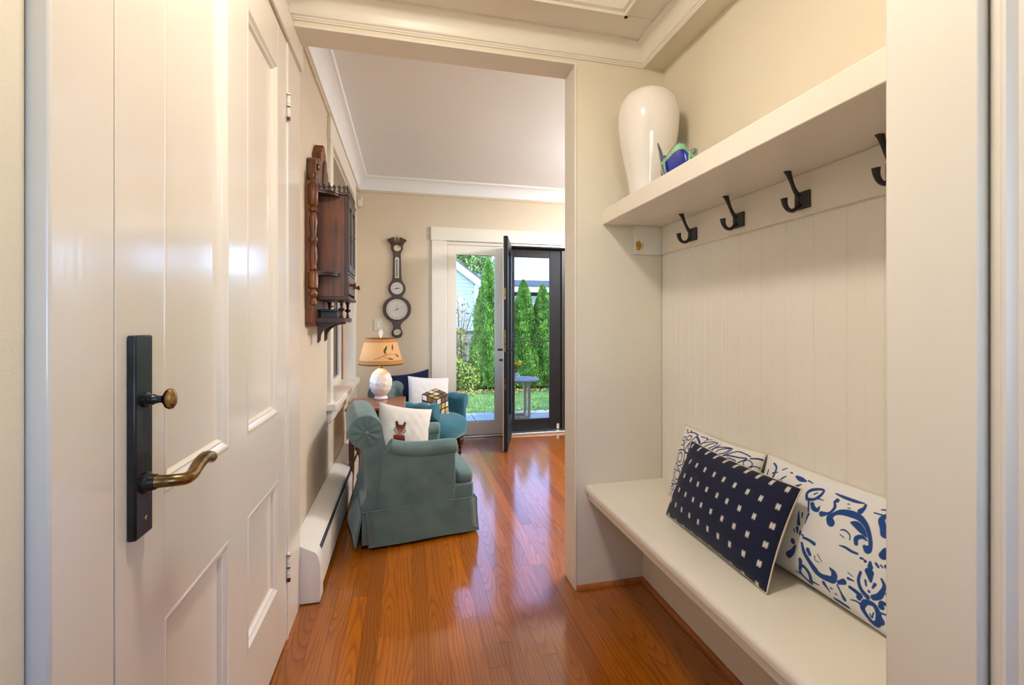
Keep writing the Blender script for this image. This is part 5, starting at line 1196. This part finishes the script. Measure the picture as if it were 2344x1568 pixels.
# shrub
def shrub(x, y, rx, h, label, n=1500, seed=0):
    rg = np.random.default_rng(seed); root = thing('shrub', (x, y, GZ-0.02), label=label, cat='shrub')
    d_ = rg.normal(size=(n, 3)); d_ /= np.linalg.norm(d_, axis=1)[:, None]; k = rg.uniform(0.55, 1.0, (n, 1)); c = d_*k*np.array([rx, rx*0.7, h*0.5])+np.array([0, 0, h*0.52])
    v, f = cards(n, lambda q: c, 0.030, asp=0.55, rng=rg); leaf_obj('foliage', v, f, 'shrub', root)
    st = MB()
    for q in range(12): e = rg.uniform(-1, 1, 2); st.tube([(0, 0, 0), (e[0]*rx*0.4, e[1]*rx*0.3, h*0.4), (e[0]*rx*0.8, e[1]*rx*0.6, h*0.8)], [0.012, 0.008, 0.003], 5)
    st.obj('stems', 'bark', root)
shrub(0.78, 8.95, 0.42, 0.72, 'yellow green leafy shrub left of the arborvitae', 4500, 3)
shrub(1.12, 8.80, 0.30, 0.55, 'low shrub at the foot of the tall arborvitae', 2500, 5)
# fence
fn_ = thing('fence', (0, 10.2, GZ-0.02), label='weathered grey board fence behind the shrubs', cat='fence')
for k in range(46): box(-1.5+k*0.15, -1.5+k*0.15+0.142, 0, 0.02, 0.05, 1.16).obj('board', 'greyw', fn_)
for k in range(5): box(-0.62+k*1.7, -0.50+k*1.7, -0.14, -0.02, 0, 1.26).obj('post', 'teak', fn_, bevel=0.006)
box(-1.5, 5.4, -0.045, 0, 0.90, 0.99).obj('rail', 'greyw', fn_); box(-1.5, 5.4, -0.045, 0, 0.2, 0.29).obj('rail', 'greyw', fn_); box(-1.5, 5.4, -0.05, 0.05, 1.16, 1.185).obj('cap_rail', 'greyw', fn_)
c = np.stack([RNG.normal(1.14, 0.07, 420), RNG.normal(9.9, 0.03, 420), RNG.uniform(-0.1, 1.1, 420)], -1); v, f = cards(420, lambda k: c, 0.032, asp=0.6)
vn = thing('ivy_vine', (1.14, 9.9, GZ), label='yellow green vine climbing the fence post', cat='vine'); v[:, 0] -= 1.14; v[:, 1] -= 9.9; v[:, 2] -= GZ; leaf_obj('foliage', v, f, 'shrub', vn); MB().tube([(0, 0, 0), (0.02, 0, 0.5), (-0.02, 0, 1.2)], 0.01, 6).obj('stem', 'bark', vn)
# sapling with orange leaves
sp2 = thing('sapling', (1.25, 11.2, GZ), label='bare thin sapling with a few orange leaves before the white house', cat='sapling'); tips = []
st = MB()
for q in range(14):
    e = RNG.uniform(-1, 1, 3); p1 = (e[0]*0.3, e[1]*0.2, 1.0+0.2*e[2]); p2 = (e[0]*0.7, e[1]*0.4, 1.7+0.35*e[2]); st.tube([(0, 0, 0), p1, p2], [0.016, 0.009, 0.003], 5); tips += [p1, p2, tuple((np.array(p1)+np.array(p2))/2)]
st.obj('branches', 'bark', sp2); tips = np.array(tips); c = tips[RNG.integers(0, len(tips), 150)]+RNG.normal(0, 0.10, (150, 3)); v, f = cards(150, lambda k: c, 0.04); leaf_obj('foliage', v, f, 'orange', sp2)
# white neighbour house with gable
hs = thing('house', (2.20, 15.0, GZ-0.02), label='white sided gable house beyond the fence', cat='house')
ez, sl, gw = 2.62, 0.75, 3.2; hs_l = -2*gw
def roofz(x): return ez+sl*(gw-abs(x+gw))
k = 0; zz = 0.3
while zz < ez+sl*gw:
    z1 = min(zz+0.125, ez+sl*gw); xa = -gw+(gw if zz <= ez else max(0, gw-(zz-ez)/sl)); xb_ = -gw-(gw if zz <= ez else max(0, gw-(zz-ez)/sl)); xa1 = -gw+(gw if z1 <= ez else max(0.0, gw-(z1-ez)/sl)); xb1 = -gw-(gw if z1 <= ez else max(0.0, gw-(z1-ez)/sl))
    MB().add([(xb_, -0.03, zz), (xa, -0.03, zz), (xa1, -0.008, z1), (xb1, -0.008, z1), (xb_, 0.05, zz), (xa, 0.05, zz), (xa1, 0.05, z1), (xb1, 0.05, z1)], [(0,1,2,3),(4,7,6,5),(0,4,5,1),(1,5,6,2),(2,6,7,3),(3,7,4,0)]).obj('siding_board', 'siding', hs, smooth=0); zz += 0.125
box(hs_l, 0, 0.05, 6, 0, ez).obj('wall', 'siding', hs)
box(-0.02, 0.12, -0.05, 0.10, 0, ez).obj('corner_board', 'fascia', hs)
for s in (-1, 1):
    P = [(-gw, ez+sl*gw+0.26), (-gw+s*(gw+0.35), ez-0.35*sl+0.26), (-gw+s*(gw+0.35), ez-0.35*sl+0.02), (-gw, ez+sl*gw+0.02)]
    MB().prism(P, -0.32, -0.27).obj('rake_board', 'fascia', hs)
    P2 = [(a, b+0.06) for a, b in P[:2]]+[(a, b-0.005) for a, b in P[:2][::-1]]
    MB().prism(P2, -0.36, 6.0).obj('roof_slope', 'shingle', hs)
    MB().prism([(P[3][0], P[3][1]+0.02), (P[2][0], P[2][1]+0.02), (P[2][0], P[2][1]), (P[3][0], P[3][1])], -0.27, 0.0).obj('soffit', 'fascia', hs)
# low garage behind the joined arborvitae
gr = thing('garage', (3.4, 14.2, GZ-0.02), label='low grey garage with white fascia behind the joined arborvitae', cat='garage')
box(-0.4, 6.5, 0.3, 5, 0, 2.25).obj('wall', 'greyw', gr); box(-0.75, 6.8, -0.03, 0.02, 2.36, 2.53).obj('fascia', 'fascia', gr); box(-0.75, 6.8, 0.02, 0.3, 2.36, 2.39).obj('soffit', 'fascia', gr)
MB().prism([(-0.08, 2.53), (2.6, 2.95), (2.6, 3.0), (-0.08, 2.57)], -0.8, 6.9, 'x').obj('roof_slope', 'shingle', gr)
MB().prism([(2.6, 2.95), (5.3, 2.53), (5.3, 2.57), (2.6, 3.0)], -0.8, 6.9, 'x').obj('roof_slope', 'shingle', gr)
box(0.6, 2.0, 0.27, 0.31, 0.05, 2.0).obj('garage_door', 'fascia', gr)
# big tree behind the house
bt = thing('maple_tree', (1.6, 24.0, GZ), label='large leafy tree rising behind the white house', cat='tree')
rg = np.random.default_rng(21); n = 36000; ctr = rg.normal(size=(40, 3)); ctr /= np.linalg.norm(ctr, axis=1)[:, None]; ctr *= rg.uniform(0.5, 1, (40, 1))
ci = ctr[rg.integers(0, 40, n)]*np.array([2.9, 2.3, 2.3])+np.array([0, 0, 5.2]); c = ci+rg.normal(0, 0.42, (n, 3)); v, f = cards(n, lambda k: c, 0.085, asp=0.6, rng=rg); leaf_obj('foliage', v, f, 'treeleaf', bt)
tr_ = MB().tube([(0, 0, 0), (0.1, 0, 2.0), (0, 0, 4.5)], [0.3, 0.24, 0.12], 10)
for q in range(9): e = rg.normal(size=3); tr_.tube([(0, 0, 2.6+0.2*q), (e[0]*0.8, e[1]*0.6, 4+0.2*q), (e[0]*1.6, e[1]*1.2, 5+0.3*q)], [0.09, 0.06, 0.03], 6)
tr_.obj('trunk', 'bark', bt)
# patio table, flower pot and chairs
pt_ = thing('patio_table', (1.44, 5.80, GZ), label='round grey patio table with wooden legs outside the doors', cat='table')
MB().lathe([(0.001, 0.565), (0.25, 0.565), (0.265, 0.572), (0.268, 0.585), (0.26, 0.592), (0.001, 0.594)], seg=40).obj('tabletop', 'greyw', pt_)
for sx in (-1, 1):
    for sy in (-1, 1): box(sx*0.105-0.018, sx*0.105+0.018, sy*0.105-0.018, sy*0.105+0.018, 0, 0.566).obj('leg', 'teak', pt_, bevel=0.003)
for s in (-1, 1): box(-0.087, 0.087, s*0.105-0.012, s*0.105+0.012, 0.05, 0.11).obj('stretcher', 'teak', pt_); box(s*0.105-0.012, s*0.105+0.012, -0.087, 0.087, 0.05, 0.11).obj('stretcher', 'teak', pt_)
fpot = thing('flower_pot', (1.385, 5.82, GZ+0.594), label='small pale pot of yellow flowers on the patio table', cat='flower pot')
MB().lathe([(0.001, 0), (0.035, 0), (0.05, 0.07), (0.055, 0.075), (0.048, 0.08), (0.001, 0.07)], seg=20).obj('pot', 'ceramic', fpot)
c = RNG.normal(0, 0.035, (120, 3))+np.array([0, 0, 0.13]); v, f = cards(120, lambda k: c, 0.022); leaf_obj('foliage', v, f, 'arbor', fpot)
c = RNG.normal(0, 0.03, (60, 3))*np.array([1.2, 1, 0.7])+np.array([0.015, -0.02, 0.195]); v, f = cards(60, lambda k: c, 0.02, asp=0.9); leaf_obj('petals', v, f, 'yellow', fpot)
def garden_chair(x, y, rz, label):
    r = thing('garden_chair', (x, y, GZ), rz, label=label, cat='chair', group='wooden patio chairs')
    for k in range(6): box(-0.26, 0.26, -0.28+k*0.09, -0.28+k*0.09+0.08, 0.33-k*0.018, 0.352-k*0.018).obj('seat_slat', 'teak', r)
    for k in range(5):
        MB().add([(-0.24+k*0.1, 0.20, 0.24), (-0.24+k*0.1+0.09, 0.20, 0.24), (-0.24+k*0.1+0.09, 0.42, 0.90), (-0.24+k*0.1, 0.42, 0.90), (-0.24+k*0.1, 0.222, 0.235), (-0.24+k*0.1+0.09, 0.222, 0.235), (-0.24+k*0.1+0.09, 0.442, 0.895), (-0.24+k*0.1, 0.442, 0.895)], [(0,1,2,3),(4,7,6,5),(0,4,5,1),(1,5,6,2),(2,6,7,3),(3,7,4,0)]).obj('back_slat', 'teak', r, smooth=0)
    for s in (-1, 1):
        MB().prism([(s*0.27, -0.36), (s*0.40, -0.34), (s*0.40, 0.0), (s*0.33, 0.36), (s*0.28, 0.36)][::s], 0.53, 0.552, 'z').obj('armrest', 'teak', r, bevel=0.004)
        box(s*0.30-0.045, s*0.30+0.045, -0.30, -0.275, 0, 0.53).obj('leg', 'teak', r); box(s*0.29-0.03, s*0.29+0.03, 0.26, 0.285, 0, 0.53).obj('leg', 'teak', r)
garden_chair(2.50, 5.95, math.radians(100), 'wooden patio chair mostly hidden behind the screen door stile')
garden_chair(-0.02, 5.62, math.radians(-100), 'wooden patio chair mostly hidden by the blue armchair')
